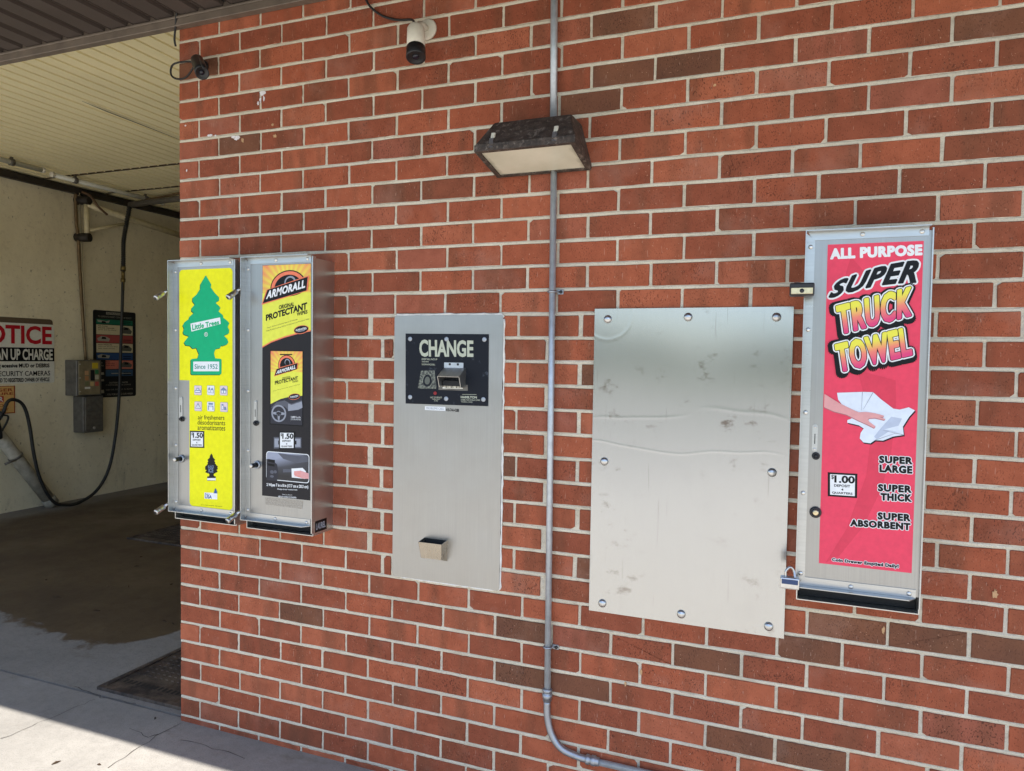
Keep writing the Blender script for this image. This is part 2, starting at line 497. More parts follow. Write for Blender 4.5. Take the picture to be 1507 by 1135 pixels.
'c_bill':[(1.1196,1.4337),(1.1944,1.4347),(1.1858,1.4995),(1.1321,1.4973)],
'c_red':[(1.1894,1.4195)],
'c_o1':[(1.1701,1.4013),(1.2156,1.4024),(1.2155,1.4075),(1.17,1.4065)],
'c_o2':[(1.1767,1.3962),(1.2092,1.3969),(1.2091,1.4004),(1.1766,1.3997)],
'c_o3':[(1.1859,1.3902),(1.2002,1.3905),(1.2001,1.3945),(1.1858,1.3944)],
'c_h1':[(1.2896,1.405),(1.3498,1.4059),(1.3497,1.4136),(1.2895,1.4128)],
'c_h2':[(1.2898,1.3967),(1.3635,1.398),(1.3635,1.403),(1.2897,1.4018)],
'c_h3':[(1.2899,1.3899),(1.3338,1.3906),(1.3337,1.3951),(1.2898,1.3944)],
'c_hl':[(1.2945,1.418),(1.3483,1.4188),(1.3483,1.42),(1.2945,1.4191)],
'c_tag':[(1.219,1.4366),(1.2968,1.4377),(1.2966,1.4492),(1.2188,1.4482)],
'c_tagb':[(1.2022,1.4315),(1.3157,1.4315),(1.3154,1.452),(1.2033,1.4524)],
'c_brk':[(1.2244,1.513),(1.2977,1.5121),(1.298,1.528),(1.2242,1.528)],
'c_hood':[(1.2181,1.5094),(1.2996,1.5087),(1.2836,1.4786),(1.2003,1.479),(1.2978,1.4549),(1.211,1.4572)],
'c_scr':[(1.0864,1.6099),(1.2309,1.6098),(1.3752,1.6093),(1.0887,1.4021),(1.2323,1.4012),(1.3746,1.4038)],
'c_stk':[(1.1477,1.3582),(1.2284,1.3579),(1.2282,1.3722),(1.1475,1.3715)],
'c_ph':[(1.231,1.3568),(1.2811,1.3565),(1.281,1.3671),(1.2309,1.3675)],
'c_cup':[(1.1451,0.8916),(1.2504,0.8981),(1.246,0.8226),(1.1404,0.8199)],
'n_notice':[(2.26,1.636),(2.766,1.62),(2.767,1.787),(2.261,1.779)],
'n_l2':[(2.258,1.464),(2.776,1.451),(2.777,1.552),(2.259,1.557)],
'n_l3':[(2.257,1.372),(2.749,1.368),(2.75,1.41),(2.257,1.407)],
'n_l4':[(2.256,1.304),(2.756,1.302),(2.756,1.348),(2.256,1.347)],
'n_l5':[(2.255,1.25),(2.748,1.242),(2.748,1.281),(2.256,1.282)],
'n_sign':[(2.786,1.225),(2.796,1.811),(2.785,1.864)],
'o_l':[(2.381,1.16),(2.381,1.188),(2.385,1.127),(2.385,1.149),(2.295,1.061),(2.295,1.115),(2.389,0.947)],
'i_bands':[(3.269,1.898),(3.718,1.851),(3.268,1.818),(3.268,1.729),(3.268,1.723),(3.267,1.646),(3.267,1.64),(3.266,1.545),(3.266,1.533),(3.266,1.468),(3.266,1.456),(3.265,1.367),(3.265,1.357),(3.265,1.284)],
'box':[(2.87,1.467),(3.034,1.461),(3.236,1.462),(3.383,1.462),(3.031,1.092),(2.867,1.113),(3.233,1.076)],
'hose':[(3.479,3.139),(3.427,2.926),(3.392,2.739),(3.387,2.557),(3.382,2.412),(3.371,2.048),(3.347,1.538),(3.328,1.102),(3.28,0.668),(3.196,0.315),(3.052,0.108),(2.861,0.015),(2.715,0.007),(2.576,0.087),(2.456,0.32),(2.399,0.556),(2.362,0.819),(2.326,0.983),(2.276,1.068),(2.201,1.097),(2.152,1.069),(2.121,0.983)],
'wand':[(2.133,0.774),(2.196,0.957),(2.147,0.992),(2.202,0.925),(2.151,0.822)],
'tube':[(2.15,0.861),(2.216,0.728),(2.32,0.543),(2.662,0.024)],
'brk':[(3.077,3.101),(3.089,2.733),(3.115,3.032),(4.283,2.942),(3.113,2.807),(3.503,2.947),(4.242,2.904),(4.241,2.639)],
'pipe':[(3.026,3.248),(3.045,2.869),(3.072,2.382),(3.111,1.476)],
}
# ------------------------------------------------------------------ materials
M = {}

def make_brick():
    t = NT('fired_brick')
    at = t.n('ShaderNodeAttribute', attribute_name='tint')
    sep = t.n('ShaderNodeSeparateColor')
    t.l(at.outputs['Color'], sep.inputs[0])
    rnd, brown, seed = sep.outputs[0], sep.outputs[1], sep.outputs[2]
    g = t.n('ShaderNodeNewGeometry')
    off = t.n('ShaderNodeCombineXYZ')
    for i in range(3):
        t.l(t.math('MULTIPLY', seed, 37.0 + 11 * i), off.inputs[i])
    add = t.n('ShaderNodeVectorMath', operation='ADD')
    t.l(g.outputs['Position'], add.inputs[0]); t.l(off.outputs[0], add.inputs[1])
    v = add.outputs[0]
    mp = t.n('ShaderNodeMapping'); mp.inputs['Scale'].default_value = (11, 1, 1.2)
    t.l(v, mp.inputs['Vector'])
    band = t.mask(t.noise(mp.outputs[0], 1.0, 2.0), 0.50, 0.66)          # kiln flashing in vertical bands
    red = t.ramp(rnd, [(0.0, srgb(146, 80, 58)), (0.35, srgb(167, 91, 64)), (0.7, srgb(176, 101, 73)), (1.0, srgb(155, 90, 71))])
    col = t.mix(t.math('MULTIPLY', band, 0.55), red, srgb(120, 76, 56))
    mot = t.noise(v, 22.0, 4.0)
    col = t.mix(t.mask(mot, 0.35, 0.75), col, t.mix(1.0, col, (0.78, 0.74, 0.72), 'MULTIPLY'))
    brn = t.mix(t.mask(t.noise(v, 9.0, 3.0), 0.3, 0.7), srgb(92, 66, 52), srgb(112, 78, 58))
    col = t.mix(brown, col, brn)
    mp2 = t.n('ShaderNodeMapping'); mp2.inputs['Scale'].default_value = (1.0, 1.0, 0.55)
    t.l(v, mp2.inputs['Vector'])
    pit_n = t.noise(mp2.outputs[0], 320.0, 2.0, 0.5)
    dens = t.mask(t.noise(v, 14.0, 2.0), 0.35, 0.65)
    pit = t.mask(t.math('ADD', pit_n, t.math('MULTIPLY', dens, 0.07)), 0.645, 0.70)
    col = t.mix(t.math('MULTIPLY', pit, t.math('ADD', 0.25, t.math('MULTIPLY', seed, 0.5))), col, srgb(52, 30, 24))
    spk = t.mask(t.noise(v, 190.0, 1.0, 0.4), 0.74, 0.78)
    col = t.mix(t.math('MULTIPLY', spk, 0.5), col, srgb(205, 160, 135))
    # thin scratches and pale mortar haze
    mp3 = t.n('ShaderNodeMapping'); mp3.inputs['Scale'].default_value = (60.0, 1.0, 9.0)
    mp3.inputs['Rotation'].default_value = (0, 0.35, 0)
    t.l(v, mp3.inputs['Vector'])
    scr = t.mask(t.noise(mp3.outputs[0], 4.0, 1.0), 0.72, 0.76)
    col = t.mix(t.math('MULTIPLY', scr, 0.30), col, srgb(205, 170, 150))
    haze = t.mask(t.noise(v, 3.0, 5.0, 0.65), 0.56, 0.78)
    col = t.mix(t.math('MULTIPLY', haze, 0.28), col, srgb(186, 150, 134))
    h = t.math('SUBTRACT', t.noise(v, 120.0, 6.0, 0.65), t.math('MULTIPLY', pit, 1.2))
    t.set(color=col, rough=0.88, normal=t.bump(h, 0.55, 0.0018), spec=0.25)
    return t.m
M['brick'] = make_brick()

def make_mortar():
    t = NT('mortar')
    v = t.geo()
    k = t.mask(t.noise(v, 7.0, 6.0, 0.6), 0.3, 0.72)
    col = t.mix(k, srgb(196, 186, 165), srgb(224, 215, 196))
    gr = t.mask(t.noise(v, 320.0, 2.0), 0.55, 0.7)
    col = t.mix(t.math('MULTIPLY', gr, 0.45), col, srgb(150, 136, 116))
    gray = t.mask(t.noise(v, 1.6, 3.0), 0.48, 0.7)
    col = t.mix(t.math('MULTIPLY', gray, 0.5), col, srgb(182, 178, 170))
    dirt = t.mask(t.noise(t.geo((1, 1, 2.5)), 16.0, 6.0, 0.7), 0.54, 0.72)
    col = t.mix(t.math('MULTIPLY', dirt, 0.45), col, srgb(140, 126, 104))
    h = t.math('ADD', t.noise(v, 150.0, 5.0, 0.7), t.math('MULTIPLY', t.noise(v, 45.0, 3.0), 1.6))
    t.set(color=col, rough=0.95, normal=t.bump(h, 0.8, 0.003), spec=0.2)
    return t.m
M['mortar'] = make_mortar()

def steel(name, col, rough, wav=0.0, wscale=2.5, stain=0.0, grain=(2, 2, 160), gstr=0.06):
    t = NT(name)
    v = t.geo()
    gv = t.geo(grain)
    gn = t.noise(gv, 3.0, 3.0)
    cl = t.noise(v, 6.0, 5.0, 0.6)
    c = t.mix(t.mask(cl, 0.3, 0.7), tuple(x * 0.88 for x in col), col)
    c = t.mix(t.math('MULTIPLY', t.mask(gn, 0.35, 0.7), 0.32), c, tuple(x * 0.72 for x in col))
    rr = t.math('ADD', t.math('MULTIPLY', gn, 0.14), rough - 0.07)
    rr = t.math('ADD', rr, t.math('MULTIPLY', t.mask(cl, 0.4, 0.8), 0.10))
    if stain:
        st = t.noise(t.geo((1.0, 1.0, 1.5)), 13.0, 7.0, 0.7)
        big = t.mask(t.noise(v, 2.6, 2.0), 0.42, 0.62)
        sm = t.math('MULTIPLY', t.mask(st, 0.58, 0.70), big)
        c = t.mix(t.math('MULTIPLY', sm, stain), c, srgb(98, 80, 66))
        rr = t.math('ADD', rr, t.math('MULTIPLY', sm, 0.06))
    nrm = t.bump(gn, gstr, 0.001)
    if wav:
        wn_ = t.noise(v, wscale, 1.0, 0.4)
        nrm = t.bump(wn_, 1.0, wav, nrm)
    if stain > .7:      # scratched, dented sheet: fine scratches and a few creases pressed into it
        for ang, sc in ((0.15, 30.0), (1.35, 24.0), (-0.7, 20.0)):
            mp = t.n('ShaderNodeMapping'); mp.inputs['Rotation'].default_value = (0, ang, 0); mp.inputs['Scale'].default_value = (sc, 1, .9)
            g0 = t.n('ShaderNodeNewGeometry'); t.l(g0.outputs['Position'], mp.inputs['Vector'])
            sm = t.mask(t.noise(mp.outputs[0], 5.0, 1.0), 0.73, 0.76)
            c = t.mix(t.math('MULTIPLY', sm, 0.22), c, srgb(110, 104, 98))
        fine = t.noise(t.geo((300, 1, 5)), 1.0, 2.0)
        rr = t.math('ADD', 0.14, t.math('MULTIPLY', t.noise(v, 2.2, 1.0), 0.07))
        c = t.mix(t.math('MULTIPLY', t.mask(fine, 0.4, 0.7), 0.10), c, (0.36, 0.36, 0.36))
        g1 = t.n('ShaderNodeNewGeometry'); s1 = t.n('ShaderNodeSeparateXYZ'); t.l(g1.outputs['Position'], s1.inputs[0])
        X, Z = s1.outputs[0], s1.outputs[2]
        wob = t.math('MULTIPLY', t.math('SUBTRACT', t.noise(t.geo((1, 1, 0)), 3.2, 1.0), 0.5), 0.10)
        def crease(zc, slope, x0, x1, w):
            d = t.math('SUBTRACT', t.math('SUBTRACT', Z, zc), t.math('ADD', t.math('MULTIPLY', t.math('SUBTRACT', X, 1.76), slope), wob))
            e = t.math('EXPONENT', t.math('MULTIPLY', t.math('POWER', t.math('ABSOLUTE', t.math('DIVIDE', d, w)), 2.0), -1.0))
            return t.math('MULTIPLY', e, t.math('MULTIPLY', t.mask(X, x0, x0 + .08), t.mask(X, x1, x1 - .08)))
        dx = t.math('SUBTRACT', X, 1.80); dz = t.math('SUBTRACT', Z, 1.685)
        rad = t.math('SQRT', t.math('ADD', t.math('MULTIPLY', dx, dx), t.math('MULTIPLY', dz, dz)))
        rad = t.math('ADD', rad, t.math('MULTIPLY', t.noise(v, 6.0, 1.0), 0.05))
        ring = t.math('EXPONENT', t.math('MULTIPLY', t.math('POWER', t.math('ABSOLUTE', t.math('DIVIDE', t.math('SUBTRACT', rad, 0.105), 0.006)), 2.0), -1.0))
        hgt = t.math('ADD', crease(1.272, 0.0, 1.70, 2.36, .004), t.math('ADD', crease(1.345, .16, 1.72, 2.08, .005), t.math('ADD', crease(1.45, -.12, 2.08, 2.40, .006), ring)))
        nrm = t.bump(hgt, 0.16, 0.0007, nrm)
    return t.set(color=c, rough=rr, metal=0.92, normal=nrm)
M['plate'] = steel('polished_steel_plate', (0.50, 0.51, 0.515), 0.19, 0.016, 1.15, 0.75, (2, 2, 2), 0.0)
M['steel'] = steel('brushed_steel_face', (0.40, 0.398, 0.392), 0.31, 0.003, 2.6, 0.0, (160, 2, 1.2), .12)
M['case'] = steel('mill_finish_case', (0.60, 0.595, 0.58), 0.30, 0.003, 5.0, 0.25, (60, 2, 3), .02)
M['rail'] = steel('aluminium_angle', (0.54, 0.55, 0.55), 0.30, 0.002, 4.0, 0.0, (3, 3, 60), .01)
M['rivet'] = plain('rivet_metal', (0.66, 0.65, 0.63), 0.28, 0.95, 0.1)
M['galv'] = plain('galvanised_pipe', (0.50, 0.54, 0.58), 0.42, 0.55, 0.14, 40)
M['galv2'] = steel('galvanised_fitting', (0.42, 0.45, 0.50), 0.42, 0.0, 3.0, 0.3)
M['chrome'] = plain('chromed_lock', (0.55, 0.55, 0.55), 0.28, 1.0, 0.1, 80)
M['brass'] = plain('brass_key_face', (0.66, 0.56, 0.36), 0.3, 0.9, 0.15, 120)
M['cup'] = steel('coin_cup_brass', (0.50, 0.45, 0.38), 0.24, 0.0, 3, 0.3, (60, 2, 2))
M['dark'] = plain('dark_void', (0.008, 0.008, 0.009), 0.7)
M['blackplastic'] = plain('black_plastic', (0.014, 0.014, 0.016), 0.4, 0, 0.2)
M['rubber'] = plain('black_rubber', (0.012, 0.012, 0.012), 0.55, 0, 0.2)
M['whiteplastic'] = plain('aged_white_plastic', srgb(214, 208, 192), 0.45, 0, 0.08, 40)
M['lens'] = plain('camera_lens', (0.01, 0.01, 0.02), 0.06)
M['caulk'] = plain('white_caulk', srgb(226, 224, 218), 0.7, 0, 0.12, 60, 0.4)

def make_bronze():
    t = NT('weathered_bronze_paint')
    v = t.geo()
    a = t.noise(v, 38.0, 6.0, 0.7)
    wear = t.mask(t.noise(v, 55.0, 5.0, 0.75), 0.54, 0.66)
    c = t.mix(t.mask(a, 0.35, 0.7), srgb(40, 33, 29), srgb(82, 69, 61))
    c = t.mix(t.math('MULTIPLY', wear, 0.65), c, srgb(140, 128, 118))
    return t.set(color=c, rough=0.62, normal=t.bump(a, 1.0, 0.006))
M['bronze'] = make_bronze()

def make_lensglass():
    t = NT('frosted_lamp_lens')
    v = t.geo()
    c = t.mix(t.mask(t.noise(v, 5.0, 4.0), 0.35, 0.7), srgb(198, 194, 174), srgb(222, 218, 200))
    spot = t.mask(t.noise(v, 9.0, 3.0), 0.62, 0.78)
    c = t.mix(t.math('MULTIPLY', spot, 0.5), c, srgb(186, 160, 112))
    g = t.n('ShaderNodeNewGeometry'); s = t.n('ShaderNodeSeparateXYZ'); t.l(g.outputs['Position'], s.inputs[0])
    ex = t.math('ABSOLUTE', t.math('DIVIDE', t.math('SUBTRACT', s.outputs[0], 1.579), .163))
    ey = t.math('ABSOLUTE', t.math('DIVIDE', t.math('ADD', s.outputs[1], .107), .095))
    dirt = t.mask(t.math('ADD', t.math('MAXIMUM', ex, ey), t.math('MULTIPLY', t.noise(v, 24.0, 5.0, .7), .3)), 0.96, 1.14)
    c = t.mix(t.math('MULTIPLY', dirt, 0.75), c, srgb(92, 86, 66))
    return t.set(color=c, rough=0.3)
M['lampglass'] = make_lensglass()

def make_concrete(name, c0, c1, wet=False):
    t = NT(name)
    v = t.geo()
    n1 = t.noise(v, 1.3, 8.0, 0.65)
    n2 = t.noise(v, 26.0, 8.0, 0.75)
    n3 = t.noise(v, 210.0, 3.0, 0.6)
    c = t.mix(t.mask(n1, 0.3, 0.7), c0, c1)
    c = t.mix(t.math('MULTIPLY', t.mask(n2, 0.45, 0.72), 0.32), c, tuple(x * 0.58 for x in c0[:3]))
    c = t.mix(t.math('MULTIPLY', t.mask(n3, 0.52, 0.70), 0.5), c, tuple(x * 0.5 for x in c0[:3]))
    stain = t.mask(t.noise(t.geo((1.0, 2.4, 1)), 2.3, 7.0, 0.7), 0.58, 0.74)
    c = t.mix(t.math('MULTIPLY', stain, 0.5), c, srgb(96, 82, 64))
    rough = 0.9
    h = t.math('ADD', t.math('MULTIPLY', n3, 0.5), n2)
    if wet:
        g = t.n('ShaderNodeNewGeometry')
        s = t.n('ShaderNodeSeparateXYZ')
        t.l(g.outputs['Position'], s.inputs[0])
        X, Y = s.outputs[0], s.outputs[1]
        # edge of the wet patch: y rises towards the brick wall, with a ragged outline
        cv = t.n('ShaderNodeFloatCurve')
        mr = t.mask(X, -4.6, 0.0)
        cu = cv.mapping.curves[0]
        pts = [(0.0, 0.30), (0.55, 0.26), (0.60, 0.245), (0.70, 0.205), (0.755, 0.195), (0.785, 0.20), (0.81, 0.27), (0.84, 0.42), (0.88, 0.55), (1.0, 0.70)]
        cu.points[0].location = pts[0]; cu.points[1].location = pts[-1]
        for p in pts[1:-1]:
            cu.points.new(*p)
        cv.mapping.update()
        t.l(mr, cv.inputs['Value'])
        edge = t.math('MULTIPLY', cv.outputs[0], 2.0)
        rag = t.math('MULTIPLY', t.math('SUBTRACT', t.noise(v, 5.0, 7.0, 0.72), 0.5), 0.46)
        dy = t.math('SUBTRACT', t.math('ADD', Y, rag), edge)
        wm = t.mask(dy, 0.0, 0.045)
        wetc = t.mix(t.mask(n1, 0.3, 0.7), srgb(72, 59, 45), srgb(98, 83, 64))
        wetc = t.mix(t.math('MULTIPLY', t.mask(n2, 0.5, 0.7), 0.5), wetc, srgb(45, 37, 30))
        far = t.mask(t.math('ADD', X, t.math('MULTIPLY', t.noise(v, 2.0, 5.0), 0.7)), -3.75, -3.95)
        wm2 = t.math('MULTIPLY', wm, t.math('SUBTRACT', 1.0, t.math('MULTIPLY', far, 0.75)))
        c = t.mix(wm2, c, wetc)
        rough = t.math('SUBTRACT', 0.88, t.math('MULTIPLY', wm2, t.math('ADD', 0.22, t.math('MULTIPLY', t.mask(n1, 0.4, 0.65), 0.22))))
    return t.set(color=c, rough=rough, normal=t.bump(h, 0.35, 0.003), spec=0.4)
M['pave'] = make_concrete('pavement_concrete', srgb(126, 123, 118), srgb(156, 152, 146))
M['fore'] = make_concrete('forecourt_concrete', srgb(168, 164, 155), srgb(188, 183, 174))
M['bayfloor'] = make_concrete('bay_floor_concrete', srgb(120, 117, 112), srgb(144, 140, 134), True)
M['asphalt'] = make_concrete('asphalt', srgb(72, 71, 69), srgb(88, 86, 83))
M['lot'] = make_concrete('car_park_surface', srgb(140, 138, 133), srgb(156, 153, 147))
M['joint'] = plain('dirty_joint', srgb(58, 52, 46), 0.95, 0, 0.3)

def make_baywall():
    t = NT('painted_block_wall')
    v = t.geo()
    n1 = t.noise(t.geo((1, 1, 0.6)), 1.6, 7.0, 0.65)
    n2 = t.noise(v, 26.0, 5.0, 0.7)
    c = t.mix(t.mask(n1, 0.3, 0.7), srgb(208, 197, 168), srgb(232, 222, 194))
    c = t.mix(t.math('MULTIPLY', t.mask(n2, 0.55, 0.75), 0.35), c, srgb(140, 124, 96))
    sp = t.mask(t.noise(v, 34.0, 1.0, 0.3), 0.75, 0.79)
    c = t.mix(t.math('MULTIPLY', sp, 0.5), c, srgb(80, 72, 60))
    st = t.mask(t.noise(t.geo((1, 1, 0.35)), 3.0, 6.0, 0.7), 0.55, 0.75)
    g = t.n('ShaderNodeNewGeometry'); s = t.n('ShaderNodeSeparateXYZ'); t.l(g.outputs['Position'], s.inputs[0])
    low = t.mask(s.outputs[2], 1.3, 0.0)
    c = t.mix(t.math('MULTIPLY', t.math('MULTIPLY', st, 0.55), t.math('ADD', low, 0.35)), c, srgb(112, 100, 78))
    return t.set(color=c, rough=0.75, normal=t.bump(t.noise(v, 18.0, 6.0, 0.7), 0.5, 0.006))
M['baywall'] = make_baywall()
M['ceil'] = plain('cream_ceiling_metal', srgb(248, 236, 192), 0.5, 0, 0.05, 1.5)
M['ceildark'] = plain('ceiling_gap', srgb(74, 60, 40), 0.9)
M['brown'] = plain('brown_soffit_metal', srgb(74, 65, 60), 0.5, 0, 0.12, 6)
M['brown2'] = plain('brown_trim_metal', srgb(104, 93, 82), 0.5, 0, 0.2, 14)
M['roof'] = plain('roof_deck', srgb(110, 104, 98), 0.9)
M['blackpipe'] = plain('black_trim', srgb(42, 36, 30), 0.6, 0, 0.3, 20)
M['oldsteel'] = plain('old_grey_steel', srgb(112, 108, 102), 0.5, 0.5, 0.2, 25, 0.3)
M['boxgrey'] = plain('coin_box_grey', srgb(100, 97, 92), 0.5, 0.3, 0.25, 18, 0.2)
M['boxface'] = plain('coin_box_face', srgb(142, 130, 104), 0.45, 0.3, 0.2, 20)
M['cream_pipe'] = plain('cream_boom_paint', srgb(206, 194, 158), 0.5, 0.1, 0.15, 20)
M['pvc'] = plain('worn_pvc', srgb(158, 152, 138), 0.55, 0, 0.25, 16, 0.2)
M['tubeglass'] = plain('milky_light_tube', srgb(214, 214, 204), 0.25, 0, 0.06)

def make_cover():
    t = NT('rusty_steel_cover')
    v = t.geo()
    a = t.mask(t.noise(v, 7.0, 6.0, 0.7), 0.42, 0.62)
    c = t.mix(a, srgb(56, 50, 48), srgb(104, 92, 82))
    c = t.mix(t.math('MULTIPLY', t.mask(t.noise(v, 16.0, 6.0, 0.7), 0.55, 0.7), 0.7), c, srgb(74, 48, 32))
    return t.set(color=c, rough=t.math('SUBTRACT', 0.75, t.math('MULTIPLY', a, 0.2)), metal=0.35, normal=t.bump(t.noise(v, 60.0, 5.0, 0.7), 0.6, 0.003))
M['cover'] = make_cover()

# printed inks
def P(name, *rgb, rough=0.36):
    k = 'ink_' + name
    if k not in M:
        M[k] = ink(k, srgb(*rgb), rough)
    return M[k]
yellow = P('yellow', 236, 232, 10)
green = P('green', 0, 172, 116)
black = P('black', 14, 15, 20)
offblack = P('charcoal', 36, 34, 38)
white = P('white', 232, 234, 236)
navy = P('navy', 22, 26, 36)
red = P('red', 232, 72, 98)
dkred = P('darkred', 219, 66, 90)
pink = P('icon_pink', 226, 206, 212)
icon = P('icon_blue', 120, 140, 170)
blue = P('blue', 40, 84, 150)
teal = P('teal', 60, 140, 130)
cloth = P('cloth', 220, 228, 240)
clothsh = P('clothfold', 186, 196, 216)
skin = P('skin', 222, 160, 160)
orange = P('orange', 238, 128, 96)
lime = P('lime', 226, 228, 84)
greyd = P('dashgrey', 92, 94, 104)
greyl = P('dashlight', 150, 154, 166)
greyv = P('dashdark', 52, 52, 60)
bone = P('bone', 186, 190, 172)
redband = P('sign_red', 176, 28, 40)
signwhite = P('sign_white', 216, 214, 204)
tan = P('sign_tan', 214, 170, 104)
rust = P('sign_rust', 150, 66, 40)

def grad_v(name, stops):
    t = NT(name)
    at = t.n('ShaderNodeAttribute', attribute_name='v')
    return t.set(color=t.ramp(at.outputs['Fac'], stops), rough=0.36)
M['truckgrad'] = grad_v('yellow_to_pink_ink', [(0.05, srgb(222, 58, 120)), (0.45, srgb(238, 130, 110)), (0.85, srgb(234, 226, 70))])

def radial(name, cx, cz, r, inner, outer):
    t = NT(name)
    g = t.n('ShaderNodeNewGeometry')
    s = t.n('ShaderNodeSeparateXYZ'); t.l(g.outputs['Position'], s.inputs[0])
    dx = t.math('SUBTRACT', s.outputs[0], cx); dz = t.math('SUBTRACT', s.outputs[2], cz)
    d = t.math('SQRT', t.math('ADD', t.math('MULTIPLY', dx, dx), t.math('MULTIPLY', dz, dz)))
    ang = t.math('ARCTAN2', dz, dx)
    ray = t.math('MULTIPLY', t.math('SINE', t.math('MULTIPLY', ang, 30.0)), 0.10)
    k = t.math('ADD', t.math('DIVIDE', d, r), ray)
    return t.set(color=t.ramp(k, [(0.25, inner), (0.95, outer)]), rough=0.36)
# ------------------------------------------------------------------ ground
def setting(name, bm, mat):
    o = obj(name, bm, mat)
    o['kind'] = 'structure'
    return o

b = nb(); box(b, -60, 60, -1.30, 0.018, -0.35, 0.0)
pavement = setting('pavement', b, M['pave'])
b = nb(); box(b, -60, 60, -9.0, -1.312, -0.35, -0.003)
setting('forecourt', b, M['fore'])
b = nb(); box(b, -4.62, 0.05, 0.034, 9.5, -0.35, -0.002)
bay_floor = setting('bay_floor', b, M['bayfloor'])
b = nb(); box(b, -60, 60, -200, 40, -1.2, -0.36)
setting('ground', b, M['asphalt'])
b = nb(); box(b, -4.7, 0.3, 0.016, 0.036, -0.3, -0.02)
setting('joint_filler', b, M['joint'])
b = nb(); box(b, -60, 60, -26, -9.0, -0.35, -0.10)
setting('car_park', b, M['lot'])
t = NT('mown_grass'); v = t.geo()
t.set(color=t.mix(t.mask(t.noise(v, 3.0, 6.0), 0.3, 0.7), (0.05, 0.08, 0.02), (0.09, 0.12, 0.035)), rough=0.9)
b = nb(); box(b, -60, 60, -60, -26, -0.35, -0.04)
setting('grass_verge', b, t.m)

# hairline cracks in the concrete, as narrow dark gaps
def crack(pts, w, name='crack'):
    bm = nb()
    rnd = random.Random(len(pts) * 13 + int(pts[0][0] * 100))
    path = []
    for (ax, ay), (bx, by) in zip(pts, pts[1:]):
        L = math.hypot(bx - ax, by - ay); n = max(2, int(L / 0.035))
        for k in range(n):
            f = k / n
            path.append((ax + (bx - ax) * f + rnd.uniform(-.008, .008), ay + (by - ay) * f + rnd.uniform(-.008, .008)))
    path.append(pts[-1])
    l, r = [], []
    for i, p in enumerate(path):
        q = path[min(i + 1, len(path) - 1)]; o = path[max(i - 1, 0)]
        d = Vector((q[0] - o[0], q[1] - o[1])); d.normalize()
        ww = w * rnd.uniform(0.4, 1.2)
        l.append(bm.verts.new((p[0] - d.y * ww, p[1] + d.x * ww, 0.0015)))
        r.append(bm.verts.new((p[0] + d.y * ww, p[1] - d.x * ww, 0.0015)))
    for i in range(len(l) - 1):
        bm.faces.new((r[i], r[i + 1], l[i + 1], l[i]))
    return obj(name, bm, M['joint'], pavement, True)
for pts, w in CRACKS:
    crack(pts, w)

# ------------------------------------------------------------------ brick wall
WX1, WTOP, HC, ZG, BL = 5.2, 2.93, 0.079589, 2.889085, 0.2032
wall = thing('brick_wall', 'red brick wall with pale mortar carrying the vending machines and change panel', 'wall', (0, 0, 0))

def head_joints(r):
    """x of the head-joint centres of course r (counted from the top)"""
    rnd = random.Random(r * 71)
    u0 = 1.0 if r % 2 else 0.5
    xs = []
    u = u0
    while u * BL < WX1 + BL:
        xs.append(u * BL + 0.003 + rnd.uniform(-.0035, .0035))
        u += 1.0
    if r in RT:
        lo = min(RT[r]) - 0.13; hi = max(RT[r]) + 0.13
        d = RT[r][-1] - min(xs, key=lambda x: abs(x - RT[r][-1]))
        xs = [x for x in xs if x < lo] + RT[r] + [x + d for x in xs if x + d > hi - 0.001 and x > RT[r][-1] + 0.06]
    if 16 <= r <= 27:
        if r % 2:
            xs.append(0.968 + rnd.uniform(-.006, .006))
            xs = [x + (-0.027 if 1.55 < x < 1.70 else 0.0) for x in xs]
        else:
            xs = [x + (-0.033 if 1.40 < x < 1.60 else (-0.024 if 1.65 < x < 1.78 else 0.0)) for x in xs]
    return sorted(xs)

PLATES = [(1.03, 1.435, 0.76, 1.685), (1.775, 2.345, 0.74, 1.70)]
brick_list = []
for r in range(0, 38):
    zt, zb = ZG - (r - 1) * HC - 0.0062, ZG - r * HC + 0.0062
    if r == 0:
        zt = WTOP
    zb = max(zb, -0.02)
    if zt - zb < 0.012:
        continue
    xs = head_joints(r)
    edges = [0.0] + xs
    for i in range(len(edges) - 1):
        a, c = edges[i], edges[i + 1]
        if a > WX1:
            break
        rnd = random.Random(r * 1000 + i)
        wide = 0.0047
        if 16 <= r <= 27 and (abs(a - 0.917) < .03 or abs(a - 1.60) < .03 or abs(a - 0.965) < .02 or abs(a-1.69) < .02):
            wide = 0.009 + rnd.uniform(0, .003)
        wc = 0.0047
        if 16 <= r <= 27 and (abs(c - 0.917) < .03 or abs(c - 1.60) < .03):
            wc = 0.009 + rnd.uniform(0, .003)
        x0 = a + (wide if i else 0.0); x1 = c - wc
        if x1 - x0 < 0.012:
            continue
        if any(x0 > p[0] and x1 < p[1] and zb > p[2] and zt < p[3] for p in PLATES):
            continue
        brick_list.append((r, i, x0 + rnd.uniform(-.001, .001), x1 + rnd.uniform(-.001, .001), zb + rnd.uniform(-.0008, .0008), zt + rnd.uniform(-.0008, .0008)))

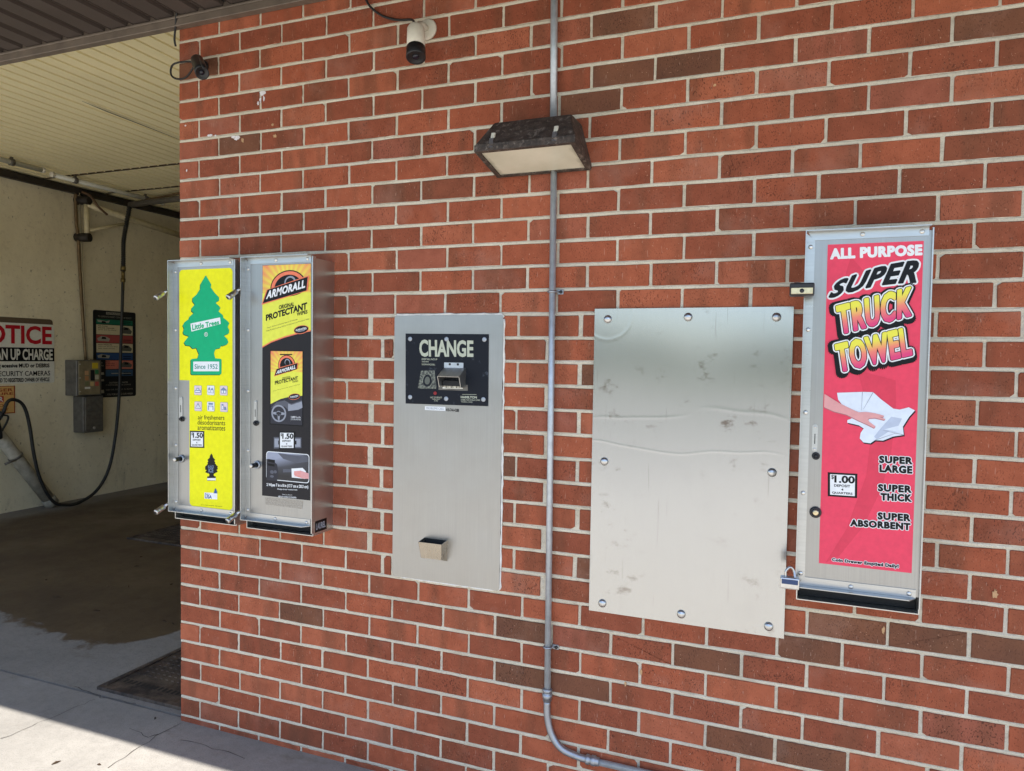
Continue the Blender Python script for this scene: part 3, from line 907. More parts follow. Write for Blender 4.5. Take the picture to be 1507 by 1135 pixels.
def brick_bm(bm, lay, r, i, x0, x1, z0, z1):
    rnd = random.Random(r * 5003 + i * 17)
    j = lambda: rnd.uniform(-.0012, .0012)
    w = x1 - x0
    q = []
    for _ in range(4):
        kc = rnd.uniform(.0008, .0022)
        if rnd.random() < .07:
            kc = rnd.uniform(.005, .011)          # a knocked corner
        q.append((kc * rnd.uniform(.8, 1.6), kc))
    q = [(min(a_, w * .3), c_) for a_, c_ in q]
    per = [(x0 + j() * .6, z0 + q[0][1]), (x0 + q[0][0], z0 + j()), (x0 + w * .5 + j() * 6, z0 + j()), (x1 - q[1][0], z0 + j()), (x1 + j() * .6, z0 + q[1][1]),
           (x1 + j() * .6, z1 - q[2][1]), (x1 - q[2][0], z1 + j()), (x0 + w * .5 + j() * 6, z1 + j()), (x0 + q[3][0], z1 + j()), (x0 + j() * .6, z1 - q[3][1])]
    yo = rnd.uniform(-.0009, .0009)
    tx = rnd.uniform(-.0007, .0007)
    depth = 0.045 if i else 0.095
    cx, cz = (x0 + x1) / 2, (z0 + z1) / 2
    rings = []
    for ins, y in ((0.0017, -0.0004), (0.0, 0.0018), (0.0, depth)):
        ring = []
        for k, (x, z) in enumerate(per):
            ch = 0.0
            sx = -1 if x > cx else 1
            sz = -1 if z > cz else 1
            ex = ins if k in (0, 4, 5, 9) else 0.0
            ez = ins if k not in (0, 4, 5, 9) else 0.0
            corner = 0.0
            ring.append(bm.verts.new((x + sx * (ex + corner), y + yo * (y < .01) + tx * (x - cx) / w, z + sz * (ez + corner))))
        rings.append(ring)
    fs = [bm.faces.new(rings[0])]
    for a, c in zip(rings, rings[1:]):
        for k in range(10):
            fs.append(bm.faces.new((a[k], c[k], c[(k + 1) % 10], a[(k + 1) % 10])))
    brown = 0.0
    for bx, bz in BR:
        if x0 <= bx <= x1 and z0 <= bz <= z1:
            brown = 0.9
    if brown == 0.0 and rnd.random() < 0.035:
        brown = rnd.uniform(.3, .6)
    c = (rnd.random(), brown, rnd.random(), 1.0)
    for f in fs:
        for lp in f.loops:
            lp[lay] = c

def visible_area(bk):
    r, i, x0, x1, z0, z1 = bk
    p = [world_to_camera_view(scene, cam, Vector(q)) for q in ((x0, 0, z0), (x1, 0, z0), (x1, 0, z1), (x0, 0, z1))]
    q = [(min(max(v.x, 0), 1), min(max(v.y, 0), 1)) for v in p]
    return abs(area2(q))
bpy.context.view_layer.update()
scene.render.resolution_x, scene.render.resolution_y = 1024, 771
ranked = sorted(brick_list, key=visible_area, reverse=True)
top = set((bk[0], bk[1]) for bk in ranked[:300])
rest = nb(); rest_lay = rest.loops.layers.color.new('tint')
for bk in brick_list:
    if (bk[0], bk[1]) in top:
        bm = nb(); lay = bm.loops.layers.color.new('tint')
        brick_bm(bm, lay, *bk)
        obj('brick', bm, M['brick'], wall)
    else:
        brick_bm(rest, rest_lay, *bk)
# the return face of the wall, towards the bay
for r in range(0, 38):
    z1 = min(ZG - (r - 1) * HC - 0.0062, WTOP); z0 = max(ZG - r * HC + 0.0062, 0)
    if z1 - z0 < .012: continue
    for y0, y1 in ([(0.104, 0.298)] if r % 2 else [(0.104, 0.196), (0.206, 0.298)]):
        n0 = len(rest.faces)
        box(rest, 0.0005, 0.06, y0, y1, z0, z1, 0.0015)
        rest.faces.ensure_lookup_table()
        c = (random.random(), 0, random.random(), 1)
        for f in rest.faces[n0:]:
            for lp in f.loops: lp[rest_lay] = c
ro = obj('bricks', rest, M['brick'], wall); ro['kind'] = 'stuff'
# mortar bed, recessed a few millimetres
b = nb()
nx, nz = 300, 216
rows = []
rnd = random.Random(3)
for k in range(nz + 1):
    rows.append([b.verts.new((0.004 + (WX1 - .004) * i / nx, 0.0036 + rnd.uniform(-.0014, .0012), -0.02 + (WTOP + .02) * k / nz)) for i in range(nx + 1)])
for k in range(nz):
    for i in range(nx):
        b.faces.new((rows[k][i], rows[k][i + 1], rows[k + 1][i + 1], rows[k + 1][i]))
box(b, 0.004, WX1, 0.012, 0.296, -0.02, WTOP)
# tooled bed joints: a low rounded ridge along every course
for r in range(0, 37):
    zc = ZG - r * HC
    if zc < 0: continue
    prof = [(-.0066, .0042), (-.0040, .0016), (.0012, .0010), (.0046, .0022), (.0066, .0046)]
    n_ = 210
    prev = None
    for i in range(n_ + 1):
        x = .001 + (WX1 - .002) * i / n_
        dz_, dy_ = rnd.uniform(-.0008, .0008), rnd.uniform(-.0005, .0006)
        if rnd.random() < .05: dy_ += .0015
        cur_ = [b.verts.new((x, y + dy_ + rnd.uniform(-.0003, .0003), zc + z + dz_)) for z, y in prof]
        if prev:
            for k in range(4):
                b.faces.new((prev[k], cur_[k], cur_[k + 1], prev[k + 1])).smooth = True
        prev = cur_
obj('mortar', b, M['mortar'], wall)
# paint daubs on the bricks
def daub(x, z, rx, rz, mat, seed):
    bm = nb(); rnd = random.Random(seed)
    pts = []
    for k in range(14):
        a = 2 * math.pi * k / 14
        q = rnd.uniform(.55, 1.1)
        pts.append((x + rx * q * math.cos(a), z + rz * q * math.sin(a)))
    poly(bm, pts, -0.0024, 'xz', 0.002)
    obj('paint_daub', bm, mat, wall)
M['daub'] = plain('white_paint_daub', srgb(226, 220, 222), 0.6, 0, .1, 60, .3)
M['daub2'] = plain('tan_mortar_daub', srgb(190, 150, 110), 0.8, 0, .2, 60, .3)
for k, (x, z, rx, rz, m) in enumerate([(.423, 2.556, .016, .011, 'daub'), (.413, 2.530, .005, .012, 'daub'), (.430, 2.534, .004, .012, 'daub'), (.402, 2.520, .005, .008, 'daub'), (.283, 2.402, .012, .008, 'daub'), (.300, 2.396, .016, .009, 'daub'), (.161, 2.42, .014, .006, 'daub'), (.190, 2.416, .006, .005, 'daub'), (.472, 2.430, .007, .006, 'daub2'), (.483, 2.386, .010, .008, 'daub2'), (.327, 2.385, .008, .009, 'daub2'), (2.117, 2.377, .005, .005, 'daub2'),
                                        (.034, 2.472, .004, .004, 'daub'), (.04, 2.29, .004, .006, 'daub'), (2.62, .790, .005, .012, 'daub2'), (2.885, .93, .007, .014, 'daub2'), (1.935, .548, .005, .012, 'daub2'), (1.885, .50, .004, .009, 'daub2')]):
    daub(x, z, rx, rz, M[m], k)

# ------------------------------------------------------------------ wash bay shell
b = nb(); box(b, -4.85, -4.6, -0.3, 9.3, -0.05, 3.3)
bay_wall = obj('bay_wall', b, M['baywall'])
tag(bay_wall, 'stained cream painted side wall inside the open wash bay', 'wall')
b = nb(); box(b, 0.02, 0.30, 0.31, 9.3, -0.05, 3.3)
tag(obj('bay_wall', b, M['baywall']), 'hidden cream wall of the wash bay behind the brick wall corner', 'wall')
b = nb(); box(b, -4.6, 0.02, 9.1, 9.3, -0.05, 3.3)
tag(obj('bay_wall', b, M['baywall']), 'cream end wall far back inside the wash bay', 'wall')
b = nb(); box(b, -4.6, 0.0, 0.0, 0.10, 2.93, 3.28); box(b, 0.0, WX1, 0.0, .3, 2.932, 3.28)
tag(obj('header_beam', b, M['ceil']), 'beam above the wash bay opening behind the brown trim', 'beam')

# ceiling strips of the bay
ceiling = thing('bay_ceiling', 'cream ribbed metal ceiling of the wash bay with a long dark crack', 'ceiling', (-2.3, 4.5, 3.25))
b = nb(); box(b, -4.6, 0.02, 0.1, 9.2, 3.262, 3.28)
obj('ceiling_deck', b, M['ceildark'], ceiling)
for y in (2.693, 3.357, 6.005):
    b = nb(); box(b, -4.54, 0.0, y - .007, y + .007, 3.246, 3.258); obj('seam', b, M['ceildark'], ceiling)
W = 0.112
def strip_bm(L):
    bm = nb()
    prof = [(-W / 2 + .002, .010), (-W / 2 + .006, 0.0), (W / 2 - .016, 0.0), (W / 2 - .012, -.006), (W / 2 - .004, -.006), (W / 2 - .001, .010)]
    a = [bm.verts.new((x, 0, z)) for x, z in prof]
    c = [bm.verts.new((x, L, z)) for x, z in prof]
    for k in range(len(prof) - 1):
        bm.faces.new((a[k], c[k], c[k + 1], a[k + 1]))
    bm.faces.new(a[::-1]); bm.faces.new(c)
    bmesh.ops.recalc_face_normals(bm, faces=bm.faces[:])
    return bm
runs = [(0.1, 2.57), (2.715, 0.62), (3.38, 2.6), (6.03, 3.1)]
smesh = [shared('ceiling_panel', strip_bm(L), M['ceil']) for _, L in runs]
n = int(4.6 / W) + 1
for (y0, L), me in zip(runs, smesh):
    for k in range(n):
        dz = -0.004 * math.exp(-((k - n * .53) / 2.0) ** 2)
        place('ceiling_panel', me, (-4.6 + W * (k + .5), y0, 3.252 + random.uniform(-.0012, .0012)), ceiling)
b = nb()
cr = [(-2.17, 1.25, .002), (-2.19, 1.45, .007), (-2.20, 1.7, .006), (-2.222, 2.12, .003), (-2.235, 2.4, .001)]
top_, bot_ = [], []
for x, y, w in cr:
    top_.append(b.verts.new((x - w, y, 3.2445))); bot_.append(b.verts.new((x + w, y, 3.2445)))
for k in range(len(cr) - 1):
    b.faces.new((top_[k], top_[k + 1], bot_[k + 1], bot_[k]))
obj('crack', b, M['dark'], ceiling, True)
# dark edging where the bay ceiling meets the side wall
b = nb(); box(b, -4.598, -4.545, 0.12, 9.1, 3.175, 3.242, .004)
tag(obj('edge_trim', b, M['blackpipe']), 'dark edging strip along the top of the cream bay wall', 'trim')

# soffit and roof over the front walk
OH = 1.45
soffit = thing('soffit', 'dark brown ribbed metal soffit of the roof overhang', 'soffit', (0, -0.7, 2.93))
SW = 0.127
def soffit_bm():
    bm = nb()
    prof = [(-SW / 2, .012), (-SW / 2 + .004, 0.0), (SW / 2 - .040, 0.0), (SW / 2 - .036, .014), (SW / 2 - .008, .014), (SW / 2 - .004, 0.0), (SW / 2, .012)]
    a = [bm.verts.new((x, -OH, z)) for x, z in prof]
    c = [bm.verts.new((x, -0.036, z)) for x, z in prof]
    for k in range(len(prof) - 1):
        bm.faces.new((a[k], c[k], c[k + 1], a[k + 1]))
    bmesh.ops.recalc_face_normals(bm, faces=bm.faces[:])
    for f in bm.faces:
        if f.normal.z > 0: f.normal_flip()
    return bm
sme = shared('soffit_board', soffit_bm(), M['brown'])
for k in range(-44, 42):
    place('soffit_board', sme, (0.048 + SW * (k + .5), 0, 2.896 + random.uniform(-.0012, .0012)), soffit)
b = nb(); box(b, -5.6, 5.4, -OH, -0.036, 2.911, 2.925)
obj('soffit_backing', b, M['dark'], soffit)
b = nb(); box(b, -5.6, 5.4, -0.036, -0.0025, 2.857, 2.93, .002); box(b, -5.6, 5.4, -0.044, -0.036, 2.884, 2.893, .002)
obj('trim', b, M['brown2'], soffit)
b = nb(); box(b, -5.6, 5.4, -OH - .03, -OH, 2.84, 3.42, .003)
tag(obj('fascia_board', b, M['brown']), 'brown fascia board along the outer edge of the overhang', 'fascia')
b = nb(); box(b, -5.6, 5.4, -OH, 9.4, 3.30, 3.42)
tag(obj('roof', b, M['roof']), 'flat roof over the wash bay and front walk', 'roof')
# ------------------------------------------------------------------ vending machines
DP = 0.12            # depth of a case
YF = -DP             # door face
def mid(pts):
    return (sum(p[0] for p in pts) / len(pts), sum(p[1] for p in pts) / len(pts))

bm = nb(); lathe(bm, (0, 0, 0), (0, -1, 0), [(0, .0062), (.0012, .0062), (.0028, .0048), (.0036, .002), (.0037, 0)], 12)
RIVET = shared('rivet', bm, M['rivet'])

def price_sticker(root, q, price, d=YF - .0022):
    f = bilerp(q)
    bm = nb(); poly(bm, [f(0, 0), f(1, 0), f(1, 1), f(0, 1)], d + .0006, 'xz', .0004)
    st = obj('price_sticker', bm, black, root)
    bm = nb(); poly(bm, [f(.08, .075), f(.92, .075), f(.92, .925), f(.08, .925)], d)
    obj('sticker_face', bm, white, st)
    sub = lambda u0, u1, v0, v1: [f(u0, v0), f(u1, v0), f(u1, v1), f(u0, v1)]
    lettering(None, None, d - .0004, black, st, lines=[('$', sub(.12, .21, .72, .90), .01), (price, sub(.24, .90, .60, .88), .035),
              ('DEPOSIT', sub(.22, .76, .42, .52), .02), ('4' if price == '1.00' else '6', sub(.46, .53, .27, .36), .02), ('QUARTERS', sub(.15, .84, .11, .21), .02)])
    return st

def vending_machine(name, label, x0, x1, slot, btn, lock, zbot, group, key_out):
    root = thing(name, label, 'vending machine', ((x0 + x1) / 2, 0, zbot), group)
    zt, zl = 1.897, 0.930
    # case: sides, top, back, floor; open slot under the door
    bm = nb()
    box(bm, x0 + .004, x0 + .0065, YF, 0.002, zbot, zt - .003)
    box(bm, x1 - .0025, x1, YF, 0.002, zbot, zt - .003)
    box(bm, x0 + .0065, x1 - .0025, YF, 0.002, zt - .0055, zt - .003)
    box(bm, x0 + .0065, x1 - .0025, -.004, 0.002, zbot + .003, zt - .0055)
    box(bm, x0 + .0065, x1 - .0025, YF - .001, 0.002, zbot, zbot + .0025)
    obj('case', bm, M['case'], root)
    bm = nb(); box(bm, x0 + .008, x1 - .004, YF + .035, -.006, zbot + .004, zl + .02)
    obj('delivery_slot', bm, M['dark'], root)
    bm = nb(); box(bm, x0 + .003, x1 - .001, YF - .0018, YF + .002, zl, zt - .002, .0006)
    door = obj('door', bm, M['steel'], root)
    # bent angle rails round the door
    def angle(nm, pts_leg, pts_flat):
        bm = nb(); hexa(bm, pts_leg); hexa(bm, pts_flat)
        obj(nm, bm, M['rail'], root, True)
    t = .0022
    yo = YF - .030
    yd = YF - .0018
    L, Rr, B_, T_ = x0, x1, zl - .004, zt + .008
    fl = .0245
    def bx(a, b_, y0, y1, c, d): return [(a, y0, c), (b_, y0, c), (b_, y1, c), (a, y1, c), (a, y0, d), (b_, y0, d), (b_, y1, d), (a, y1, d)]
    angle('angle_rail', bx(L, L + t, yo, yd, B_, T_), [(L + t, yd - t, B_ + .004), (L + fl, yd - t, B_ + fl), (L + fl, yd, B_ + fl), (L + t, yd, B_ + .004), (L + t, yd - t, T_ - .004), (L + fl, yd - t, T_ - fl), (L + fl, yd, T_ - fl), (L + t, yd, T_ - .004)])
    angle('angle_rail', bx(L + t, Rr - .008, yo, yd, T_ - t, T_), [(L + fl * .9, yd - t - .0006, T_ - fl), (Rr - .010, yd - t - .0006, T_ - fl), (Rr - .010, yd - .0004, T_ - fl), (L + fl * .9, yd - .0004, T_ - fl), (L + .006, yd - t - .0006, T_ - .0025), (Rr - .010, yd - t - .0006, T_ - .0025), (Rr - .010, yd - .0004, T_ - .0025), (L + .006, yd - .0004, T_ - .0025)])
    leg = bx(L + t, Rr - .008, yo, yd, B_, B_ + t)
    leg[1] = (Rr - .028, yo, B_); leg[5] = (Rr - .028, yo, B_ + t)
    angle('angle_rail', leg, [(L + .006, yd - t - .0006, B_ + .0025), (Rr - .010, yd - t - .0006, B_ + .0025), (Rr - .010, yd - .0004, B_ + .0025), (L + .006, yd - .0004, B_ + .0025), (L + fl * .9, yd - t - .0006, B_ + fl), (Rr - .010, yd - t - .0006, B_ + fl), (Rr - .010, yd - .0004, B_ + fl), (L + fl * .9, yd - .0004, B_ + fl)])
    bm = nb(); box(bm, Rr - .003, Rr + .001, YF - .010, YF + .01, zl - .03, zt + .004, .0006)
    obj('edge_strip', bm, M['rail'], root)
    for x, z in [(L + .0135, z) for z in (1.863, 1.637, 1.409, 1.185, .960)]:
        place('rivet', RIVET, (x, yd - t, z), root)
    for fx in (.46, .915):
        place('rivet', RIVET, (L + (Rr - L) * fx, yd - t - .0006, T_ - .0135), root)
        place('rivet', RIVET, (L + (Rr - L) * fx, yd - t - .0006, B_ + .0125), root)
    # coin slot, return button, lock
    bm = nb(); poly(bm, rrect(slot[0], slot[1], slot[2], slot[3], (slot[1] - slot[0]) * .48), yd - .003, 'xz', .003)
    cs = obj('coin_slot', bm, M['rail'], root)
    cx = (slot[0] + slot[1]) / 2; zc = slot[2] + (slot[3] - slot[2]) * .47
    bm = nb(); box(bm, cx - .0011, cx + .0011, yd - .0036, yd - .0028, zc - .014, zc + .014)
    obj('slot_opening', bm, M['dark'], cs)
    for z in (slot[2] + .007, slot[3] - .007):
        bm = nb(); lathe(bm, (cx, yd - .003, z), (0, -1, 0), [(0, .0035), (.001, .003), (.0012, 0)], 10)
        obj('screw', bm, M['rivet'], cs)
    bm = nb(); lathe(bm, (btn[0], yd, btn[1]), (0, -1, 0), [(0, .0105), (.004, .0105), (.006, .009), (.006, .006), (.004, .0055), (.0042, 0)], 18)
    rb = obj('return_button', bm, M['blackplastic'], root)
    bm = nb(); lathe(bm, (btn[0], yd - .004, btn[1]), (0, -1, 0), [(0, .005), (.003 + key_out * .006, .005), (.0035 + key_out * .006, 0)], 14)
    obj('button_cap', bm, M['blackplastic'], rb)
    bm = nb(); lathe(bm, (lock[0], yd, lock[1]), (0, -1, 0), [(0, .0155), (.005, .0155), (.007, .013), (.007, .009), (.003, .0088), (.003, 0)], 20)
    kl = obj('lock', bm, M['galv2'] if key_out else M['blackplastic'], root)
    bm = nb(); lathe(bm, (lock[0], yd - .0032, lock[1]), (0, -1, 0), [(0, .0085), (.004 + .024 * key_out, .0085), (.006 + .024 * key_out, .0075), (.006 + .024 * key_out, 0)], 16)
    obj('lock_barrel', bm, M['blackplastic'] if key_out else M['chrome'], kl)
    bm = nb(); lathe(bm, (lock[0], yd - .0094 - .024 * key_out, lock[1]), (0, -1, 0), [(0, .0075), (.003, .0073), (.0034, .005), (.0034, 0)], 16)
    obj('key_face', bm, M['chrome'] if key_out else M['brass'], kl)
    return root

ROW = 'coin vending machines on the brick wall'
def slotof(k): p = D[k + '_slot']; return (p[0][0], p[1][0], p[0][1], p[2][1])
yd = YF - .0018
m1 = vending_machine('vending_machine', 'steel vending machine with a yellow poster and a large green tree, at the wall corner', .094, .406, slotof('a'), D['a_btn'][0], D['a_lock'][0], .893, ROW, 1)
m2 = vending_machine('vending_machine', 'steel vending machine selling protectant wipes, with a black and yellow poster', .450, .757, slotof('b'), D['b_btn'][0], D['b_lock'][0], .890, ROW, 1)
m3 = vending_machine('vending_machine', 'steel vending machine selling truck towels, with a pinkish red poster', 2.382, 2.6885, slotof('t'), D['t_btn'][0], D['t_lock'][0], .884, ROW, 0)

L0 = yd - .0005      # poster film
def lay(k): return L0 - .00035 * k

# --- yellow poster with the green tree
p = D['a_poster']
px0, px1 = p[5][0], p[1][0]
pz1, pz0, pzn = p[0][1], p[2][1], p[4][1]
xn = p[4][0]
rad = .016
out = []
for q in rrect(xn, px1, pz0, pz1, rad):
    out.append(q)
# build the outline by hand: right side full height, notch at the lower left
arc = lambda cx, cz, a0: [(cx + rad * math.cos(R(a0 + 90 * k / 5)), cz + rad * math.sin(R(a0 + 90 * k / 5))) for k in range(6)]
outl = arc(px1 - rad, pz0 + rad, -90) + arc(px1 - rad, pz1 - rad, 0) + arc(px0 + rad, pz1 - rad, 90) + [(px0, pzn), (xn, pzn)] + arc(xn + rad, pz0 + rad, 180)
b = nb(); poly(b, outl, lay(0), 'xz', .0004)
po = obj('poster', b, yellow, m1)
tree = D['a_tree']
b = nb(); poly(b, [(x - .0028, z - .0022) for x, z in tree], lay(1)); obj('tree_shadow_print', b, black, po)
b = nb(); poly(b, tree, lay(2)); obj('tree_emblem', b, green, po)
b = nb(); poly(b, D['a_lab'], lay(3)); obj('name_label', b, white, po)
lettering('Little Trees', D['a_lt'], lay(4), green, po, bold=.02, fat=.0005, spacing=1.05)
b = nb(); poly(b, D['a_since'], lay(3)); obj('date_label', b, white, po)
lettering('Since 1952', D['a_sincet'], lay(4), teal, po, bold=.012)
rx, rz = D['a_r'][0]
b = nb()
for k in range(20):
    a0, a1 = 2 * math.pi * k / 20, 2 * math.pi * (k + 1) / 20
    poly(b, [(rx + .0085 * math.cos(a0), rz + .0085 * math.sin(a0)), (rx + .0085 * math.cos(a1), rz + .0085 * math.sin(a1)), (rx + .0068 * math.cos(a1), rz + .0068 * math.sin(a1)), (rx + .0068 * math.cos(a0), rz + .0068 * math.sin(a0))], lay(3))
obj('trademark_ring', b, white, po)
lettering('R', quadline(rx - .003, rx + .0035, rz - .004, rz + .0045), lay(3), white, po, bold=.01)
# six little picture tiles
def tile(cx, cz, kind, col):
    w, h = .0185, .0185
    b = nb(); poly(b, rrect(cx - w, cx + w, cz - h, cz + h, .004), lay(1)); ti = obj('picture_tile', b, icon, po)
    b = nb(); poly(b, rrect(cx - w + .0012, cx + w - .0012, cz - h + .0012, cz + h - .0012, .0035), lay(2)); obj('tile_face', b, col, ti)
    def pl(m, pts): 
        b = nb(); poly(b, [(cx + x * w, cz + z * h) for x, z in pts], lay(3 if m is icon else 4)); obj('tile_drawing', b, m, ti)
    if kind == 0:
        pl(icon, [(-.8, -.5), (.8, -.5), (.8, 0), (.45, .1), (.3, .5), (-.3, .5), (-.45, .1), (-.8, 0)]); pl(white, [(-.65, -.35), (.65, -.35), (.65, -.1), (-.65, -.1)]); pl(white, [(-.3, .1), (.3, .1), (.2, .35), (-.2, .35)])
    elif kind == 1:
        pl(icon, [(-.7, -.6), (-.1, -.6), (-.1, .2), (-.4, .7), (-.7, .2)]); pl(icon, [(.05, -.6), (.75, -.6), (.75, .1), (.4, .6), (.05, .2)]); pl(white, [(-.6, -.5), (-.2, -.5), (-.2, .1), (-.6, .1)]); pl(white, [(.15, -.5), (.62, -.5), (.62, .05), (.15, .05)])
    elif kind == 2:
        pl(icon, [(-.85, .1), (0, .7), (.85, .1), (.7, 0), (.7, -.6), (-.7, -.6), (-.7, 0)]); pl(white, [(-.55, -.5), (-.1, -.5), (-.1, 0), (-.55, 0)]); pl(white, [(.1, -.5), (.55, -.5), (.55, 0), (.1, 0)])
    elif kind == 3:
        pl(icon, [(-.8, -.5), (.8, -.5), (0, .75)]); pl(white, [(-.55, -.4), (-.05, -.4), (-.05, .45)]); pl(white, [(.05, -.4), (.6, -.4), (.08, .4)])
    elif kind == 4:
        pl(icon, [(-.6, .35), (.6, .35), (.6, .75), (-.6, .75)]); pl(icon, [(-.7, -.7), (-.5, -.7), (-.5, -.1), (.5, -.1), (.5, -.7), (.7, -.7), (.7, .2), (-.7, .2)]); pl(white, [(-.45, 0), (.45, 0), (.45, .12), (-.45, .12)])
    else:
        pl(icon, [(-.6, -.6), (-.1, -.6), (-.1, .6), (-.6, .6)]); pl(icon, [(.05, -.6), (.7, -.6), (.6, 0), (.05, .1)]); pl(white, [(-.5, -.5), (-.2, -.5), (-.2, .3), (-.5, .3)])
for k, (cx, cz) in enumerate(D['a_ic']):
    tile(cx, cz, k, white if k in (1, 4) else pink)
for k, s in (('a_t1', 'air fresheners'), ('a_t2', 'désodorisants'), ('a_t3', 'aromatizantes')):
    lettering(s, D[k], lay(1), black, po, bold=.004)
price_sticker(m1, D['a_price'], '1.50', lay(2))
# small black tree emblem
tx = [q[0] for q in tree]; tz = [q[1] for q in tree]
bt = D['a_bt']; f = bilerp(bt)
b = nb(); poly(b, [f((x - min(tx)) / (max(tx) - min(tx)), (z - min(tz)) / (max(tz) - min(tz))) for x, z in tree], lay(1)); obj('small_tree_emblem', b, black, po)
sub = lambda q, u0, u1, v0, v1: [bilerp(q)(u0, v0), bilerp(q)(u1, v0), bilerp(q)(u1, v1), bilerp(q)(u0, v1)]
b = nb(); poly(b, ellipse(f(.5, .43)[0], f(.5, .43)[1], .0155, .02, 16), lay(2)); obj('small_tree_patch', b, navy, po)
lettering(None, None, lay(3), icon, po, lines=[('BLACK', sub(bt, .26, .72, .47, .56), .02), ('ICE', sub(bt, .30, .66, .31, .45), .03)])
b = nb(); poly(b, sub(bt, .2, .85, .02, .10), lay(3)); obj('small_tree_label', b, white, po)
us = D['a_usa']
b = nb(); poly(b, us, lay(1)); obj('origin_label', b, white, po)
lettering(None, None, lay(2), blue, po, lines=[('Made in', sub(us, .06, .42, .66, .88), .01), ('USA', sub(us, .06, .58, .08, .60), .03)])
b = nb(); poly(b, [bilerp(us)(u, v) for u, v in ((.70, .95), (1.05, .95), (.95, 1.15), (1.03, 1.15), (.93, 1.4), (.98, 1.4), (.88, 1.75), (.78, 1.4), (.83, 1.4), (.72, 1.15), (.8, 1.15))], lay(2)); obj('origin_tree_print', b, blue, po)
lettering('© Car-Freshner Corporation   little-trees.com', D['a_fine'], lay(1), black, po, bold=.0)

# --- black and yellow wipes poster
p = D['b_poster']
bx0, bx1, bz0, bz1 = (p[0][0] + p[3][0]) / 2, (p[1][0] + p[2][0]) / 2, (p[2][1] + p[3][1]) / 2, (p[0][1] + p[1][1]) / 2
b = nb(); poly(b, [(bx0, bz0), (bx1, bz0), (bx1, bz1), (bx0, bz1)], lay(0), 'xz', .0004); pw = obj('poster', b, offblack, m2)
M['sunburst'] = radial('sunburst_ink', D['b_arc'][0][0], D['b_arc'][0][1] - .02, .19, srgb(236, 232, 70), srgb(236, 104, 92))
cur = [(bx0, D['b_curve'][0][1])] + D['b_curve'][1:-1] + [(bx1, D['b_curve'][-1][1])]
zsplit = D['b_band'][0][1] - .012
cz = D['b_arc'][0][1]
b = nb(); poly(b, [(bx0 + .001, cz - .02)] + [(bx1 - .001, cz - .02), (bx1 - .001, bz1 - .001), (bx0 + .001, bz1 - .001)], lay(1)); obj('sunburst_print', b, M['sunburst'], pw)
b = nb(); poly(b, [(x, z) for x, z in cur] + [(bx1, cz - .02), (bx0, cz - .02)], lay(1)); obj('yellow_field_print', b, lime, pw)
b = nb()
for (x0_, z0_), (x1_, z1_) in zip(cur, cur[1:]):
    poly(b, [(x0_, z0_ - .004), (x1_, z1_ - .004), (x1_, z1_ + .001), (x0_, z0_ + .001)], lay(2))
obj('curve_edge_print', b, orange, pw)
def brand(band, logo, arc_c, arc_r, k, parent):
    cx, cz_ = arc_c
    rx, rz = arc_r
    def ellipse(cx, cz, rx, rz, n=24, rot=0.0, a0=0.0, a1=360.0):      # flatter below than above
        return [(x, cz + (z - cz) * (1.0 if z > cz else .55)) for x, z in globals()['ellipse'](cx, cz, rx, rz, n, rot, a0, a1)]
    b = nb(); poly(b, ellipse(cx, cz_, rx * 1.06, rz * 1.07, 32, .12), lay(k)); obj('arc_outline', b, black, parent)
    b = nb(); poly(b, ellipse(cx, cz_, rx, rz, 32, .12), lay(k + 1)); obj('arc_print', b, orange, parent)
    b = nb(); poly(b, ellipse(cx, cz_, rx * .80, rz * .78, 32, .12, 10, 190), lay(k + 2)); obj('dome_print', b, black, parent)
    b = nb(); poly(b, ellipse(cx + rx * .12, cz_ + rz * .30, rx * .34, rz * .40, 20, .3), lay(k + 3)); obj('dome_highlight', b, greyl, parent)
    b = nb(); poly(b, ellipse(cx + rx * .12, cz_ + rz * .26, rx * .26, rz * .33, 20, .3), lay(k + 4)); obj('dome_centre', b, black, parent)
    g = mid(band)
    b = nb(); poly(b, [(g[0] + (x - g[0]) * 1.06, g[1] + (z - g[1]) * 1.12) for x, z in band], lay(k + 5)); obj('band_edge', b, orange, parent)
    b = nb(); poly(b, band, lay(k + 6)); obj('name_band', b, black, parent)
    lettering('ARMORALL', logo, lay(k + 7), white, parent, bold=.02, shear=.0, fat=abs(logo[1][0] - logo[0][0]) * .005, spacing=1.1)
ac = D['b_arc']
brand(D['b_band'], D['b_logo'], ac[0], (ac[1][0] - ac[0][0], ac[2][1] - ac[0][1]), 2, pw)
lettering(None, None, lay(2), black, pw, lines=[('ORIGINAL', D['b_orig'], .01), ('PROTECTANT', D['b_prot'], .035), ('WIPES', D['b_wipes'], .01)], fat=.0004)
lettering(None, None, lay(2), greyv, pw, lines=[('Cleans, Shines and Guards Against UV Damage', D['b_l1'], .0), ('Helps Prevent Cracking, Fading, Discoloration and Premature Aging', D['b_l2'], .0)])
